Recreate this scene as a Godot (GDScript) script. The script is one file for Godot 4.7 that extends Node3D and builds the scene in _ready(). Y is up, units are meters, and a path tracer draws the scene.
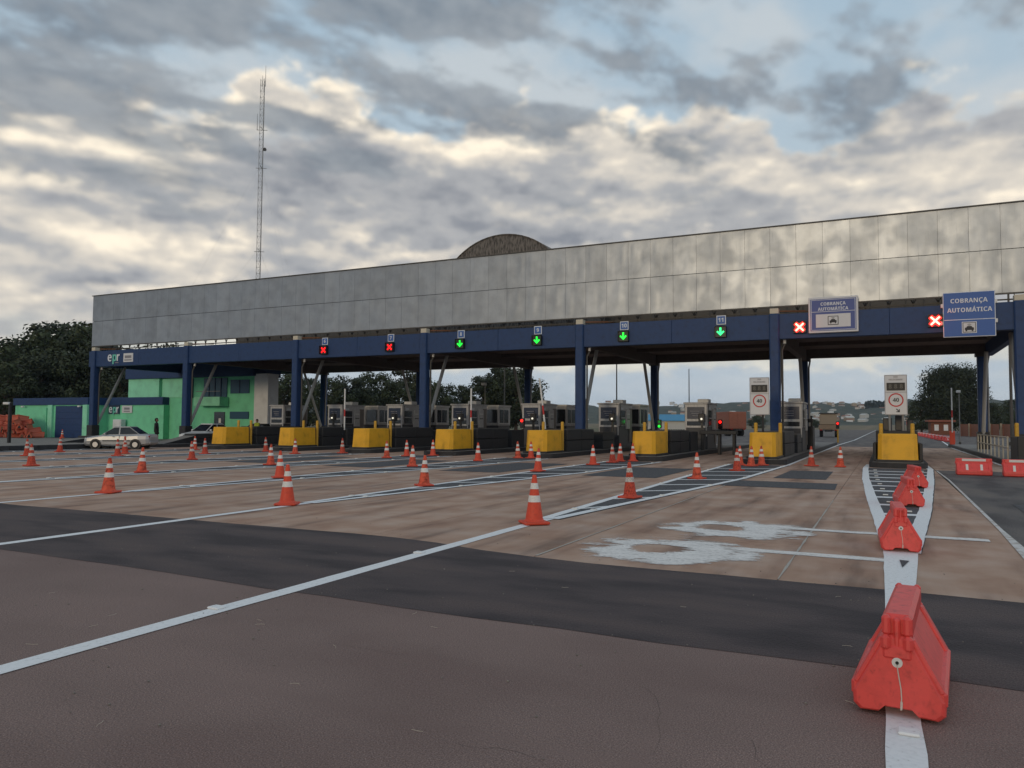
extends Node3D
# Toll plaza at daybreak. Road runs along -Z, the canopy along X. Units are metres.

# ---------------------------------------------------------------- mesh builder
class MB:
	var v := PackedVector3Array()
	var n := PackedVector3Array()
	func tri(a: Vector3, b: Vector3, c: Vector3) -> void:
		var nn := (c - a).cross(b - a).normalized()
		v.append(a); v.append(b); v.append(c)
		n.append(nn); n.append(nn); n.append(nn)
	func tri_n(a: Vector3, b: Vector3, c: Vector3, na: Vector3, nb: Vector3, nc: Vector3) -> void:
		var nn := (c - a).cross(b - a)
		if nn.dot(na + nb + nc) < 0.0:
			v.append(a); v.append(c); v.append(b); n.append(na); n.append(nc); n.append(nb)
		else:
			v.append(a); v.append(b); v.append(c); n.append(na); n.append(nb); n.append(nc)
	func face(p: Array, out: Vector3) -> void:
		var nn: Vector3 = (p[2] - p[0]).cross(p[1] - p[0])
		if nn.length_squared() < 1e-14 and p.size() > 3:
			nn = (p[3] - p[0]).cross(p[2] - p[0])
		var q := p.duplicate()
		if nn.dot(out) < 0.0:
			q.reverse()
		for i in range(1, q.size() - 1):
			tri(q[0], q[i], q[i + 1])
	func box(c: Vector3, s: Vector3, b := Basis.IDENTITY) -> void:
		var h := s * 0.5
		for ax in 3:
			var i := (ax + 1) % 3
			var j := (ax + 2) % 3
			for sg in [-1.0, 1.0]:
				var pts := []
				for k in [[-1, -1], [1, -1], [1, 1], [-1, 1]]:
					var q := Vector3.ZERO
					q[ax] = sg * h[ax]; q[i] = k[0] * h[i]; q[j] = k[1] * h[j]
					pts.append(c + b * q)
				var o := Vector3.ZERO
				o[ax] = sg
				face(pts, b * o)
	func rbox(c: Vector3, s: Vector3, r: float, b := Basis.IDENTITY) -> void:   # chamfered box
		var h := s * 0.5
		for ax in 3:
			var i := (ax + 1) % 3
			var j := (ax + 2) % 3
			for sg in [-1.0, 1.0]:
				var pts := []
				for k in [[-1, -1], [1, -1], [1, 1], [-1, 1]]:
					var q := Vector3.ZERO
					q[ax] = sg * h[ax]; q[i] = k[0] * (h[i] - r); q[j] = k[1] * (h[j] - r)
					pts.append(c + b * q)
				var o := Vector3.ZERO
				o[ax] = sg
				face(pts, b * o)
			for si in [-1.0, 1.0]:
				for sj in [-1.0, 1.0]:
					var e := []
					for k in [[0, -1], [0, 1], [1, 1], [1, -1]]:
						var q := Vector3.ZERO
						q[ax] = k[1] * (h[ax] - r)
						q[i] = si * (h[i] - (0.0 if k[0] == 0 else r))
						q[j] = sj * (h[j] - (r if k[0] == 0 else 0.0))
						e.append(c + b * q)
					var o := Vector3.ZERO
					o[i] = si; o[j] = sj
					face(e, b * o)
		for sx in [-1.0, 1.0]:
			for sy in [-1.0, 1.0]:
				for sz in [-1.0, 1.0]:
					var sv := Vector3(sx, sy, sz)
					var t := []
					for ax in 3:
						var q := Vector3.ZERO
						for m in 3:
							q[m] = sv[m] * (h[m] - (0.0 if m == ax else r))
						t.append(c + b * q)
					face(t, b * sv)
	func tube(a: Vector3, bb: Vector3, r0: float, r1 := -1.0, k := 8, caps := true) -> void:
		if r1 < 0.0:
			r1 = r0
		var d := (bb - a).normalized()
		var up := Vector3.UP if absf(d.y) < 0.95 else Vector3.RIGHT
		var x := d.cross(up).normalized()
		var y := d.cross(x).normalized()
		for i in k:
			var t0 := TAU * i / k
			var t1 := TAU * (i + 1) / k
			var n0 := x * cos(t0) + y * sin(t0)
			var n1 := x * cos(t1) + y * sin(t1)
			tri_n(a + n0 * r0, a + n1 * r0, bb + n1 * r1, n0, n1, n1)
			tri_n(a + n0 * r0, bb + n1 * r1, bb + n0 * r1, n0, n1, n0)
			if caps:
				face([bb, bb + n0 * r1, bb + n1 * r1], d)
				face([a, a + n0 * r0, a + n1 * r0], -d)
	func path(p: Array, r: float, k := 6) -> void:
		for i in p.size() - 1:
			tube(p[i], p[i + 1], r, r, k, true)
	func lathe(pr: Array, k := 20, o := Vector3.ZERO) -> void:   # pr: Vector2(radius, y) upwards
		for j in pr.size() - 1:
			var a: Vector2 = pr[j]
			var b: Vector2 = pr[j + 1]
			var sl := Vector2(b.y - a.y, a.x - b.x).normalized()
			for i in k:
				var t0 := TAU * i / k
				var t1 := TAU * (i + 1) / k
				var c0 := Vector3(cos(t0), 0, sin(t0))
				var c1 := Vector3(cos(t1), 0, sin(t1))
				var m0 := c0 * sl.x + Vector3.UP * sl.y
				var m1 := c1 * sl.x + Vector3.UP * sl.y
				var p0 := o + c0 * a.x + Vector3.UP * a.y
				var p1 := o + c1 * a.x + Vector3.UP * a.y
				var q0 := o + c0 * b.x + Vector3.UP * b.y
				var q1 := o + c1 * b.x + Vector3.UP * b.y
				if a.x > 1e-5:
					tri_n(p0, p1, q1, m0, m1, m1)
				if b.x > 1e-5:
					tri_n(p0, q1, q0, m0, m1, m0)
	func prism(poly: PackedVector2Array, tf: Transform3D, z0: float, z1: float) -> void:   # polygon in local XY, extruded along local Z
		var idx := Geometry2D.triangulate_polygon(poly)
		var area := 0.0
		for i in poly.size():
			area += poly[i].cross(poly[(i + 1) % poly.size()])
		var b := tf.basis
		for i in range(0, idx.size(), 3):
			var a := poly[idx[i]]
			var c := poly[idx[i + 1]]
			var d := poly[idx[i + 2]]
			for zz in [[z0, -1.0], [z1, 1.0]]:
				face([tf * Vector3(a.x, a.y, zz[0]), tf * Vector3(c.x, c.y, zz[0]), tf * Vector3(d.x, d.y, zz[0])], b * Vector3(0, 0, zz[1]))
		for i in poly.size():
			var p := poly[i]
			var q := poly[(i + 1) % poly.size()]
			var o := Vector3(q.y - p.y, p.x - q.x, 0) * signf(area)
			face([tf * Vector3(p.x, p.y, z0), tf * Vector3(q.x, q.y, z0), tf * Vector3(q.x, q.y, z1), tf * Vector3(p.x, p.y, z1)], b * o)
	func strip(l: Array, r: Array, y: float) -> void:   # flat ribbon on the ground between two polylines of Vector2(x, z)
		for i in l.size() - 1:
			face([Vector3(l[i].x, y, l[i].y), Vector3(r[i].x, y, r[i].y), Vector3(r[i + 1].x, y, r[i + 1].y), Vector3(l[i + 1].x, y, l[i + 1].y)], Vector3.UP)
	func mesh() -> ArrayMesh:
		var a := []
		a.resize(Mesh.ARRAY_MAX)
		a[Mesh.ARRAY_VERTEX] = v
		a[Mesh.ARRAY_NORMAL] = n
		var m := ArrayMesh.new()
		m.add_surface_from_arrays(Mesh.PRIMITIVE_TRIANGLES, a)
		return m

# ---------------------------------------------------------------- helpers
var M := {}
var used := {}
var rng := RandomNumberGenerator.new()

func numbered(s: String) -> String:
	var k: int = used.get(s, 0)
	used[s] = k + 1
	return s if k == 0 else "%s_%03d" % [s, k]

func tag(o: Node, label: String, category: String, group := "", kind := "") -> void:
	if label != "": o.set_meta("label", label)
	if category != "": o.set_meta("category", category)
	if group != "": o.set_meta("group", group)
	if kind != "": o.set_meta("kind", kind)

func thing(called: String, label: String, category: String, at := Vector3.ZERO, turn := 0.0, group := "") -> Node3D:
	var o := Node3D.new()
	o.name = numbered(called)
	add_child(o)
	o.position = at
	o.rotation.y = turn
	tag(o, label, category, group)
	return o

func inst(parent: Node, called: String, mesh: Mesh, mat: Material, at := Vector3.ZERO) -> MeshInstance3D:
	var o := MeshInstance3D.new()
	o.name = called if parent != self else numbered(called)
	o.mesh = mesh
	o.material_override = mat
	o.position = at
	parent.add_child(o, true)
	return o

func part(parent: Node, called: String, mb: MB, mat: Material, at := Vector3.ZERO) -> MeshInstance3D:
	return inst(parent, called, mb.mesh(), mat, at)

func pbox(parent: Node, called: String, c: Vector3, s: Vector3, mat: Material, r := 0.0) -> MeshInstance3D:
	var mb := MB.new()
	if r > 0.0: mb.rbox(Vector3.ZERO, s, r)
	else: mb.box(Vector3.ZERO, s)
	return part(parent, called, mb, mat, c)

func struct(called: String, mb: MB, mat: Material, parent: Node = null) -> MeshInstance3D:
	var o := part(self if parent == null else parent, called, mb, mat)
	if parent == null: tag(o, "", "", "", "structure")
	return o

func dup(root: Node3D, at: Vector3, turn: float, label: String, group := "") -> Node3D:
	var r: Node3D = root.duplicate()
	r.name = numbered(String(root.name).rstrip("0123456789").trim_suffix("_"))
	add_child(r)
	r.position = at
	r.rotation = Vector3(0, turn, 0)
	r.set_meta("label", label)
	if group != "": r.set_meta("group", group)
	return r

func lettering(parent: Node, text: String, h: float, at: Vector3, mat: Material, bold := true, serif := false) -> MeshInstance3D:
	var t := TextMesh.new()
	var f := SystemFont.new()
	f.font_names = PackedStringArray(["Droid Serif" if serif else "Droid Sans"])
	if bold: f.font_weight = 700
	t.font = f
	t.text = text
	t.font_size = 64
	t.pixel_size = h / 66.0
	t.depth = 0.012
	t.curve_step = 1.0
	return inst(parent, "lettering", t, mat, at)

func lin(r: float, g: float, b: float) -> Color:
	return Color(r, g, b).linear_to_srgb()

func mat(r: float, g: float, b: float, rough := 0.6, metal := 0.0) -> StandardMaterial3D:
	var m := StandardMaterial3D.new()
	m.albedo_color = lin(r, g, b)
	m.roughness = rough
	m.metallic = metal
	return m

func noise_tex(sd: int, freq: float, oct: int, cols: Array, offs: Array, size := 512, normal := false, bump := 4.0, kind := FastNoiseLite.TYPE_SIMPLEX_SMOOTH) -> NoiseTexture2D:
	var f := FastNoiseLite.new()
	f.seed = sd
	f.noise_type = kind
	f.frequency = freq
	f.fractal_type = FastNoiseLite.FRACTAL_FBM
	f.fractal_octaves = oct
	var t := NoiseTexture2D.new()
	t.width = size
	t.height = size
	t.seamless = true
	t.noise = f
	if normal:
		t.as_normal_map = true
		t.bump_strength = bump
	else:
		var g := Gradient.new()
		g.offsets = PackedFloat32Array(offs)
		var cc := PackedColorArray()
		for c in cols: cc.append(c)
		g.colors = cc
		t.color_ramp = g
	return t

func surf(m: StandardMaterial3D, tex: Texture2D, sc: Vector3, det: Texture2D = null, dsc := Vector3.ONE) -> StandardMaterial3D:
	m.albedo_texture = tex
	m.uv1_triplanar = true
	m.uv1_world_triplanar = true
	m.uv1_scale = sc
	if det != null:
		m.detail_enabled = true
		m.detail_blend_mode = BaseMaterial3D.BLEND_MODE_MUL
		m.detail_albedo = det
		m.detail_uv_layer = BaseMaterial3D.DETAIL_UV_2
		m.uv2_triplanar = true
		m.uv2_world_triplanar = true
		m.uv2_scale = dsc
	return m

func g(x: float) -> Color:
	return Color(x, x, x)

func glow(r: float, gg: float, b: float, e: float) -> StandardMaterial3D:
	var m := mat(r * 0.5, gg * 0.5, b * 0.5, 0.4)
	m.emission_enabled = true
	m.emission = Color(r, gg, b)
	m.emission_energy_multiplier = e
	return m

# ---------------------------------------------------------------- sky
func fb(sd: int, freq: float, oct: int) -> FastNoiseLite:
	var f := FastNoiseLite.new()
	f.seed = sd
	f.noise_type = FastNoiseLite.TYPE_SIMPLEX_SMOOTH
	f.frequency = freq
	f.fractal_type = FastNoiseLite.FRACTAL_FBM
	f.fractal_octaves = oct
	f.fractal_gain = 0.56
	return f

func sky_image() -> ImageTexture:
	var W := 2048
	var H := 1024
	var data := PackedFloat32Array()
	data.resize(W * H * 3)
	var na := fb(16, 1.0, 6)
	var nb := fb(23, 1.0, 6)
	var nc := fb(37, 1.0, 3)
	var low := Vector3(0.20, 0.19, 0.18)
	# banks of cloud one behind another: height of the top, wander, share of light on the shoulder, cover
	var banks := [[21.8, 3.0, 1.0, 0.40], [14.6, 2.6, 0.95, 0.30], [9.6, 1.8, 0.45, 0.35]]
	var k := 0
	for j in H:
		var el := PI * 0.5 - (j + 0.5) / H * PI
		var e := rad_to_deg(el)
		var ce := cos(el)
		var se := sin(el)
		if e < -3.0:
			for i in W:
				data[k] = low.x; data[k + 1] = low.y; data[k + 2] = low.z
				k += 3
			continue
		var clear := Vector3(0.42, 0.47, 0.50).lerp(Vector3(0.285, 0.385, 0.475), clampf((e - 6.0) / 24.0, 0.0, 1.0))
		var pl := 1.0 / (maxf(se, -0.02) + 0.16)
		for i in W:
			var lon := (i + 0.5) / W * TAU
			var dx := sin(lon) * ce
			var dz := -cos(lon) * ce
			var c := clear
			var px := dx * pl
			var pz := dz * pl
			var fine := nb.get_noise_3d(dx * 15.0, se * 34.0, dz * 15.0)
			var scrap := 0.0
			var west := -sin(lon + 0.42) * 0.42
			var scol := Vector3.ZERO
			if e > 9.0:
				# thin veil, then torn grey cloud, thicker to the west
				var veil := nb.get_noise_3d(px * 1.9 + pz * 0.6, pz * 1.5 - px * 0.8, 4.0)
				c = c.lerp(Vector3(0.46, 0.485, 0.50), smoothstep(-0.3, 0.3, veil) * 0.7)
				var sc := na.get_noise_3d(px * 3.0 + pz * 2.2, pz * 1.5 - px * 1.1, 21.0)
				var sc2 := nb.get_noise_3d(px * 8.5 + pz * 3.0, pz * 6.0 - px * 2.5, 2.0)
				scrap = smoothstep(-0.05, 0.42, sc * 1.0 + sc2 * 0.42 + west + 0.10) * smoothstep(15.0, 22.0, e + west * 8.0 + sc * 6.0)
				scol = Vector3(0.140, 0.168, 0.202).lerp(Vector3(0.25, 0.275, 0.30), clampf(0.5 + sc2 * 1.1 + veil * 0.5, 0.0, 1.0))
			var wide := nc.get_noise_3d(dx * 3.0, se * 7.0, dz * 3.0)
			for m in 3:
				var bk: Array = banks[m]
				var d: float = bk[0] - e
				if d < -6.0: continue
				var off := 17.0 * m
				var tw := nc.get_noise_3d(dx * 2.6, 3.0 + off, dz * 2.6)
				var ed := na.get_noise_3d(dx * 7.5 + off, se * 12.0, dz * 7.5)
				d += tw * bk[1] * 1.6 + ed * bk[1] * 1.5 + fine * 0.9
				var body := smoothstep(-0.1, 1.3, d)
				if body <= 0.0: continue
				var cover := smoothstep(-0.42, -0.12, nb.get_noise_3d(dx * 3.1 + off, se * 6.0, dz * 3.1) + bk[3] * 0.6)
				var str := na.get_noise_3d(dx * 3.6, se * 19.0 + off, dz * 3.6)
				var lump := na.get_noise_3d(dx * 11.0 + off, se * 24.0 + 0.10, dz * 11.0)
				var lump2 := na.get_noise_3d(dx * 11.0 + off, se * 24.0 + 0.42, dz * 11.0)
				var b: float = 0.40 + bk[2] * 0.46 * exp(-maxf(d, 0.0) / 2.8) + str * 0.46 + (lump - lump2) * 0.26 + fine * 0.30 + wide * 0.55 - west * 0.16
				b = clampf(b, 0.0, 1.0)
				var cc := Vector3(0.200, 0.215, 0.243).lerp(Vector3(0.335, 0.340, 0.350), smoothstep(0.0, 0.42, b))
				cc = cc.lerp(Vector3(0.53, 0.495, 0.445), smoothstep(0.38, 0.68, b))
				cc = cc.lerp(Vector3(0.85, 0.755, 0.61), smoothstep(0.64, 1.0, b))
				c = c.lerp(cc, body * (0.25 + 0.75 * cover))
			if scrap > 0.0: c = c.lerp(scol, scrap * 0.90)
			# long low bank over the horizon with a pale gap above it
			if e < 8.5:
				var w := nb.get_noise_3d(dx * 4.0, se * 14.0, dz * 4.0)
				var ww := na.get_noise_3d(dx * 20.0, se * 60.0, dz * 20.0)
				var gap := smoothstep(3.3, 4.5, e + w * 1.6 + ww * 0.9) * smoothstep(6.6, 5.0, e + w * 2.2)
				c = c.lerp(Vector3(0.58, 0.58, 0.52), gap * 0.66)
				var bank := smoothstep(4.6, 3.6, e + w * 1.6 + ww * 1.1)
				var bq := Vector3(0.37, 0.43, 0.485).lerp(Vector3(0.45, 0.49, 0.52), clampf(0.45 + ww * 0.7 + w * 0.5 + (1.4 - e) * 0.12, 0.0, 1.0))
				c = c.lerp(bq, bank * 0.95)
			data[k] = c.x * 0.90; data[k + 1] = c.y * 0.90; data[k + 2] = c.z * 0.90
			k += 3
	var im := Image.create_from_data(W, H, false, Image.FORMAT_RGBF, data.to_byte_array())
	return ImageTexture.create_from_image(im)

# ---------------------------------------------------------------- materials
func make_materials() -> void:
	var speck := noise_tex(3, 0.16, 3, [g(0.62), g(0.86), g(1.0), g(1.0)], [0.0, 0.38, 0.62, 1.0], 1024)
	var blotch := noise_tex(5, 0.006, 5, [Color(0.91, 0.89, 0.88), Color(0.96, 0.95, 0.94), Color(1.0, 0.99, 0.98)], [0.2, 0.5, 0.8], 1024)
	# asphalt
	var asp := noise_tex(7, 0.22, 4, [lin(0.095, 0.062, 0.056), lin(0.20, 0.138, 0.124), lin(0.25, 0.177, 0.160), lin(0.46, 0.35, 0.32)], [0.14, 0.42, 0.62, 0.92], 1024)
	M.asphalt = surf(mat(1, 1, 1, 0.93), asp, Vector3.ONE * 0.42, blotch, Vector3(0.055, 0.055, 0.09))
	var aspn := noise_tex(8, 0.13, 3, [], [], 512, true, 5.0)
	M.asphalt.normal_enabled = true
	M.asphalt.normal_texture = aspn
	M.asphalt.normal_scale = 0.22
	var asd := noise_tex(9, 0.2, 4, [lin(0.040, 0.032, 0.033), lin(0.080, 0.064, 0.066), lin(0.104, 0.083, 0.085), lin(0.21, 0.17, 0.165)], [0.18, 0.42, 0.64, 0.92], 1024)
	var streakx := noise_tex(14, 0.008, 5, [Color(0.66, 0.64, 0.67), Color(0.88, 0.855, 0.86), Color(1, 0.955, 0.93)], [0.2, 0.5, 0.8], 1024)
	M.asphalt_dark = surf(mat(1, 1, 1, 0.9), asd, Vector3.ONE * 0.4, streakx, Vector3(0.05, 0.1, 0.14))
	M.asphalt_dark.normal_enabled = true
	M.asphalt_dark.normal_texture = aspn
	M.asphalt_dark.normal_scale = 0.25
	var asg := noise_tex(19, 0.1, 4, [lin(0.075, 0.073, 0.072), lin(0.13, 0.125, 0.12), lin(0.17, 0.162, 0.155), lin(0.24, 0.225, 0.21)], [0.18, 0.42, 0.64, 0.92], 1024)
	M.asphalt_grey = surf(mat(1, 1, 1, 0.92), asg, Vector3.ONE * 0.3, streakx, Vector3(0.09, 0.1, 0.03))
	# concrete
	var con := noise_tex(21, 0.012, 6, [lin(0.40, 0.250, 0.180), lin(0.445, 0.296, 0.220), lin(0.47, 0.325, 0.25), lin(0.50, 0.37, 0.30)], [0.2, 0.42, 0.6, 0.85], 1024)
	var streakz := noise_tex(22, 0.011, 6, [Color(0.74, 0.72, 0.71), Color(0.90, 0.88, 0.87), Color(0.97, 0.96, 0.95), Color(1, 1, 1)], [0.12, 0.34, 0.56, 0.85], 1024)
	for q in [["concrete_a", 1.0, 1.0, 1.0], ["concrete_b", 0.97, 0.96, 0.95], ["concrete_c", 1.0, 0.985, 0.97], ["concrete_d", 0.96, 0.96, 0.96]]:
		M[q[0]] = surf(mat(q[1], q[2], q[3], 0.88), con, Vector3.ONE * 0.07, streakz, Vector3(0.13, 0.1, 0.018))
	M.joint = mat(0.22, 0.17, 0.14, 0.95)
	M.joint_pale = mat(0.42, 0.39, 0.35, 0.9)
	M.patch = surf(mat(1, 1, 1, 0.9), noise_tex(25, 0.05, 5, [lin(0.040, 0.043, 0.05), lin(0.068, 0.07, 0.078), lin(0.10, 0.10, 0.105)], [0.25, 0.5, 0.8], 512), Vector3.ONE * 0.35)
	# paint
	var pnt := noise_tex(31, 0.05, 5, [lin(0.50, 0.49, 0.48), lin(0.74, 0.75, 0.76), lin(0.80, 0.81, 0.82)], [0.05, 0.22, 0.6], 512)
	M.paint = surf(mat(1, 1, 1, 0.75), pnt, Vector3.ONE * 0.8)
	M.plaster = surf(mat(1, 1, 1, 0.9), noise_tex(33, 0.02, 5, [lin(0.42, 0.38, 0.34), lin(0.56, 0.54, 0.52), lin(0.64, 0.63, 0.62)], [0.25, 0.42, 0.7], 512), Vector3.ONE * 0.5)
	M.stud = mat(0.7, 0.7, 0.68, 0.5)
	# steel and paint on steel
	var zinc := noise_tex(41, 0.008, 4, [g(0.92), g(0.96), g(0.99)], [0.2, 0.5, 0.8], 1024)
	var zdirt := noise_tex(42, 0.025, 5, [Color(0.68, 0.68, 0.69), Color(0.95, 0.95, 0.955), Color(1, 1, 1), Color(1, 1, 1)], [0.0, 0.13, 0.30, 0.9], 1024)
	var zr := noise_tex(43, 0.01, 3, [g(0.40), g(0.47)], [0.3, 0.7], 512)
	for q in [["zinc_a", 0.345], ["zinc_b", 0.32], ["zinc_c", 0.365], ["zinc_d", 0.335]]:
		M[q[0]] = surf(mat(q[1] * 0.96, q[1] * 1.05, q[1] * 1.17, 1.0, 0.82), zinc, Vector3.ONE * 0.11, zdirt, Vector3(0.42, 0.018, 0.42))
		M[q[0]].roughness_texture = zr
	M.zinc_dark = surf(mat(0.30, 0.29, 0.28, 0.6, 0.5), zinc, Vector3.ONE * 0.2, zdirt, Vector3(0.5, 0.06, 0.5))
	M.dome = surf(mat(0.205, 0.185, 0.17, 0.8, 0.1), noise_tex(44, 0.03, 5, [g(0.6), g(0.85), g(1.0)], [0.2, 0.45, 0.75], 512), Vector3(0.4, 0.12, 0.4))
	M.steel = mat(0.24, 0.24, 0.24, 0.55, 0.4)
	M.brace = mat(0.42, 0.42, 0.41, 0.6)
	M.steel_dark = mat(0.09, 0.085, 0.08, 0.6, 0.3)
	M.rust = mat(0.20, 0.095, 0.055, 0.85)
	M.cream = mat(0.58, 0.53, 0.43, 0.7)
	var wear := noise_tex(45, 0.02, 5, [g(0.86), g(0.96), g(1.0)], [0.1, 0.35, 0.7], 512)
	M.blue = surf(mat(0.009, 0.042, 0.140, 0.6), wear, Vector3.ONE * 0.25)
	M.blue_dark = surf(mat(0.018, 0.036, 0.085, 0.6), wear, Vector3.ONE * 0.25)
	M.soffit = surf(mat(0.17, 0.135, 0.12, 0.85), wear, Vector3.ONE * 0.2)
	M.soffit_beam = surf(mat(0.12, 0.10, 0.095, 0.85), wear, Vector3.ONE * 0.2)
	M.yellow = surf(mat(0.80, 0.415, 0.016, 0.6), wear, Vector3.ONE * 0.16)
	M.yellow_steel = surf(mat(0.60, 0.34, 0.03, 0.5), wear, Vector3.ONE * 0.9)
	M.black = surf(mat(0.022, 0.023, 0.026, 0.6), wear, Vector3.ONE * 0.5)
	M.black_plastic = mat(0.012, 0.012, 0.014, 0.45)
	M.kerb = surf(mat(0.035, 0.035, 0.038, 0.8), wear, Vector3.ONE * 0.5)
	M.island_top = surf(mat(0.20, 0.19, 0.18, 0.9), wear, Vector3.ONE * 0.4)
	M.pavement = surf(mat(0.27, 0.255, 0.235, 0.92), blotch, Vector3.ONE * 0.11, speck, Vector3.ONE * 0.5)
	M.booth = surf(mat(0.48, 0.48, 0.485, 0.5, 0.2), wear, Vector3(0.6, 0.2, 0.6))
	M.booth_brown = surf(mat(0.17, 0.145, 0.13, 0.55, 0.2), wear, Vector3(0.6, 0.2, 0.6))
	M.booth_low = surf(mat(0.05, 0.052, 0.06, 0.55), wear, Vector3.ONE * 0.5)
	M.screen = mat(0.018, 0.028, 0.06, 0.25)
	M.glass = mat(0.014, 0.017, 0.021, 0.12)
	M.glass.metallic_specular = 0.6
	M.glass_blue = mat(0.012, 0.07, 0.13, 0.35)
	M.white = mat(0.68, 0.68, 0.67, 0.6)
	M.white_sign = mat(0.62, 0.63, 0.66, 0.55)
	M.print_dark = mat(0.035, 0.035, 0.04, 0.7)
	M.print_grey = mat(0.22, 0.22, 0.25, 0.7)
	M.sign_blue = mat(0.02, 0.10, 0.37, 0.5)
	M.sign_navy = mat(0.04, 0.075, 0.28, 0.5)
	M.sign_white = mat(0.66, 0.70, 0.76, 0.5)
	M.sign_red = mat(0.50, 0.03, 0.03, 0.6)
	M.logo_green = mat(0.15, 0.55, 0.45, 0.6)
	M.number_blue = mat(0.04, 0.12, 0.38, 0.5)
	M.red_lamp = glow(1.0, 0.10, 0.08, 1.6)
	M.red_cross = glow(1.0, 0.03, 0.05, 0.85)
	M.red_cross_bright = glow(1.0, 0.60, 0.50, 2.6)
	M.green_arrow = glow(0.05, 1.0, 0.22, 0.8)
	M.green_arrow_bright = glow(0.10, 1.0, 0.52, 1.1)
	M.white_lamp = glow(0.9, 0.88, 0.8, 0.75)
	M.led_off = mat(0.03, 0.028, 0.026, 0.6)
	M.led_digit = mat(0.13, 0.125, 0.11, 0.6)
	# cones and barriers
	var scuff := noise_tex(51, 0.03, 6, [g(0.80), g(0.95), g(1.0)], [0.06, 0.24, 0.6], 512)
	M.cone = surf(mat(0.66, 0.070, 0.030, 0.6), scuff, Vector3.ONE * 1.1)
	M.cone_b = surf(mat(0.60, 0.065, 0.028, 0.65), scuff, Vector3.ONE * 2.1)
	M.band = surf(mat(0.72, 0.72, 0.70, 0.5), scuff, Vector3.ONE * 1.9)
	var grime := noise_tex(52, 0.022, 6, [Color(0.42, 0.38, 0.36), Color(0.78, 0.75, 0.73), Color(0.97, 0.96, 0.96), Color(1, 1, 1)], [0.12, 0.34, 0.55, 0.8], 512)
	M.cone_dirty = surf(mat(0.58, 0.070, 0.034, 0.7), grime, Vector3.ONE * 1.6)
	M.cone_faded = surf(mat(0.70, 0.105, 0.050, 0.7), grime, Vector3.ONE * 0.7)
	M.band_dirty = surf(mat(0.62, 0.61, 0.59, 0.6), grime, Vector3.ONE * 2.3)
	M.rubber = mat(0.02, 0.02, 0.02, 0.85)
	M.barrier = surf(mat(0.78, 0.080, 0.072, 0.45), scuff, Vector3.ONE * 0.55, noise_tex(53, 0.05, 6, [Color(0.78, 0.75, 0.74), Color(0.95, 0.94, 0.94), Color(1, 1, 1), Color(1, 1, 1)], [0.05, 0.2, 0.4, 0.8], 512), Vector3(0.9, 0.6, 0.9))
	M.barrier.subsurf_scatter_enabled = false
	M.barrier_old = surf(mat(0.50, 0.105, 0.05, 0.6), scuff, Vector3.ONE * 0.8)
	M.barrier_old_b = surf(mat(0.42, 0.08, 0.045, 0.65), scuff, Vector3.ONE * 0.9)
	M.string = mat(0.6, 0.55, 0.5, 0.9)
	# buildings
	var wallt := noise_tex(61, 0.01, 5, [g(0.92), g(0.97), g(1.0)], [0.15, 0.4, 0.7], 512)
	M.green_wall = surf(mat(0.20, 0.68, 0.41, 0.8), wallt, Vector3.ONE * 0.15)
	M.green_pale = surf(mat(0.29, 0.75, 0.51, 0.8), wallt, Vector3.ONE * 0.15)
	M.white_wall = surf(mat(0.74, 0.76, 0.79, 0.8), wallt, Vector3.ONE * 0.15)
	M.brick_wall = surf(mat(0.19, 0.075, 0.045, 0.9), wear, Vector3.ONE * 0.3)
	M.roof_red = mat(0.25, 0.09, 0.06, 0.85)
	M.far_white = mat(0.52, 0.52, 0.50, 0.8)
	M.far_tan = mat(0.34, 0.27, 0.20, 0.85)
	M.far_roof = mat(0.26, 0.13, 0.09, 0.85)
	M.far_blue = mat(0.05, 0.24, 0.42, 0.6)
	# vehicles
	M.silver = mat(0.36, 0.37, 0.385, 0.35, 0.4)
	M.silver.clearcoat_enabled = true
	M.silver.clearcoat = 0.8
	M.car_white = mat(0.62, 0.63, 0.63, 0.3)
	M.car_dark = mat(0.03, 0.032, 0.036, 0.3)
	M.tyre = mat(0.018, 0.018, 0.018, 0.85)
	M.rim = mat(0.40, 0.40, 0.41, 0.4, 0.6)
	M.lens = mat(0.70, 0.70, 0.68, 0.15)
	M.lens_red = mat(0.35, 0.02, 0.02, 0.25)
	M.truck_orange = surf(mat(0.36, 0.12, 0.07, 0.6), wear, Vector3.ONE * 0.3)
	M.truck_tan = surf(mat(0.30, 0.21, 0.14, 0.7), wear, Vector3.ONE * 0.3)
	# people
	M.cloth_dark = mat(0.014, 0.014, 0.016, 0.9)
	M.cloth_grey = mat(0.05, 0.05, 0.055, 0.9)
	M.vest = mat(0.42, 0.50, 0.05, 0.8)
	M.skin = mat(0.25, 0.14, 0.095, 0.6)
	M.hair = mat(0.012, 0.01, 0.009, 0.8)
	# land
	var leafm := mat(1, 1, 1, 0.75)
	leafm.vertex_color_use_as_albedo = true
	leafm.cull_mode = BaseMaterial3D.CULL_DISABLED
	leafm.backlight_enabled = true
	leafm.backlight = Color(0.12, 0.14, 0.05)
	M.leaf = leafm
	M.bark = surf(mat(0.075, 0.058, 0.045, 0.95), wear, Vector3(1.2, 0.3, 1.2))
	M.grass = surf(mat(1, 1, 1, 0.95), noise_tex(71, 0.01, 6, [lin(0.045, 0.06, 0.022), lin(0.085, 0.09, 0.04), lin(0.15, 0.115, 0.07)], [0.25, 0.5, 0.8], 1024), Vector3.ONE * 0.03)
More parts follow.
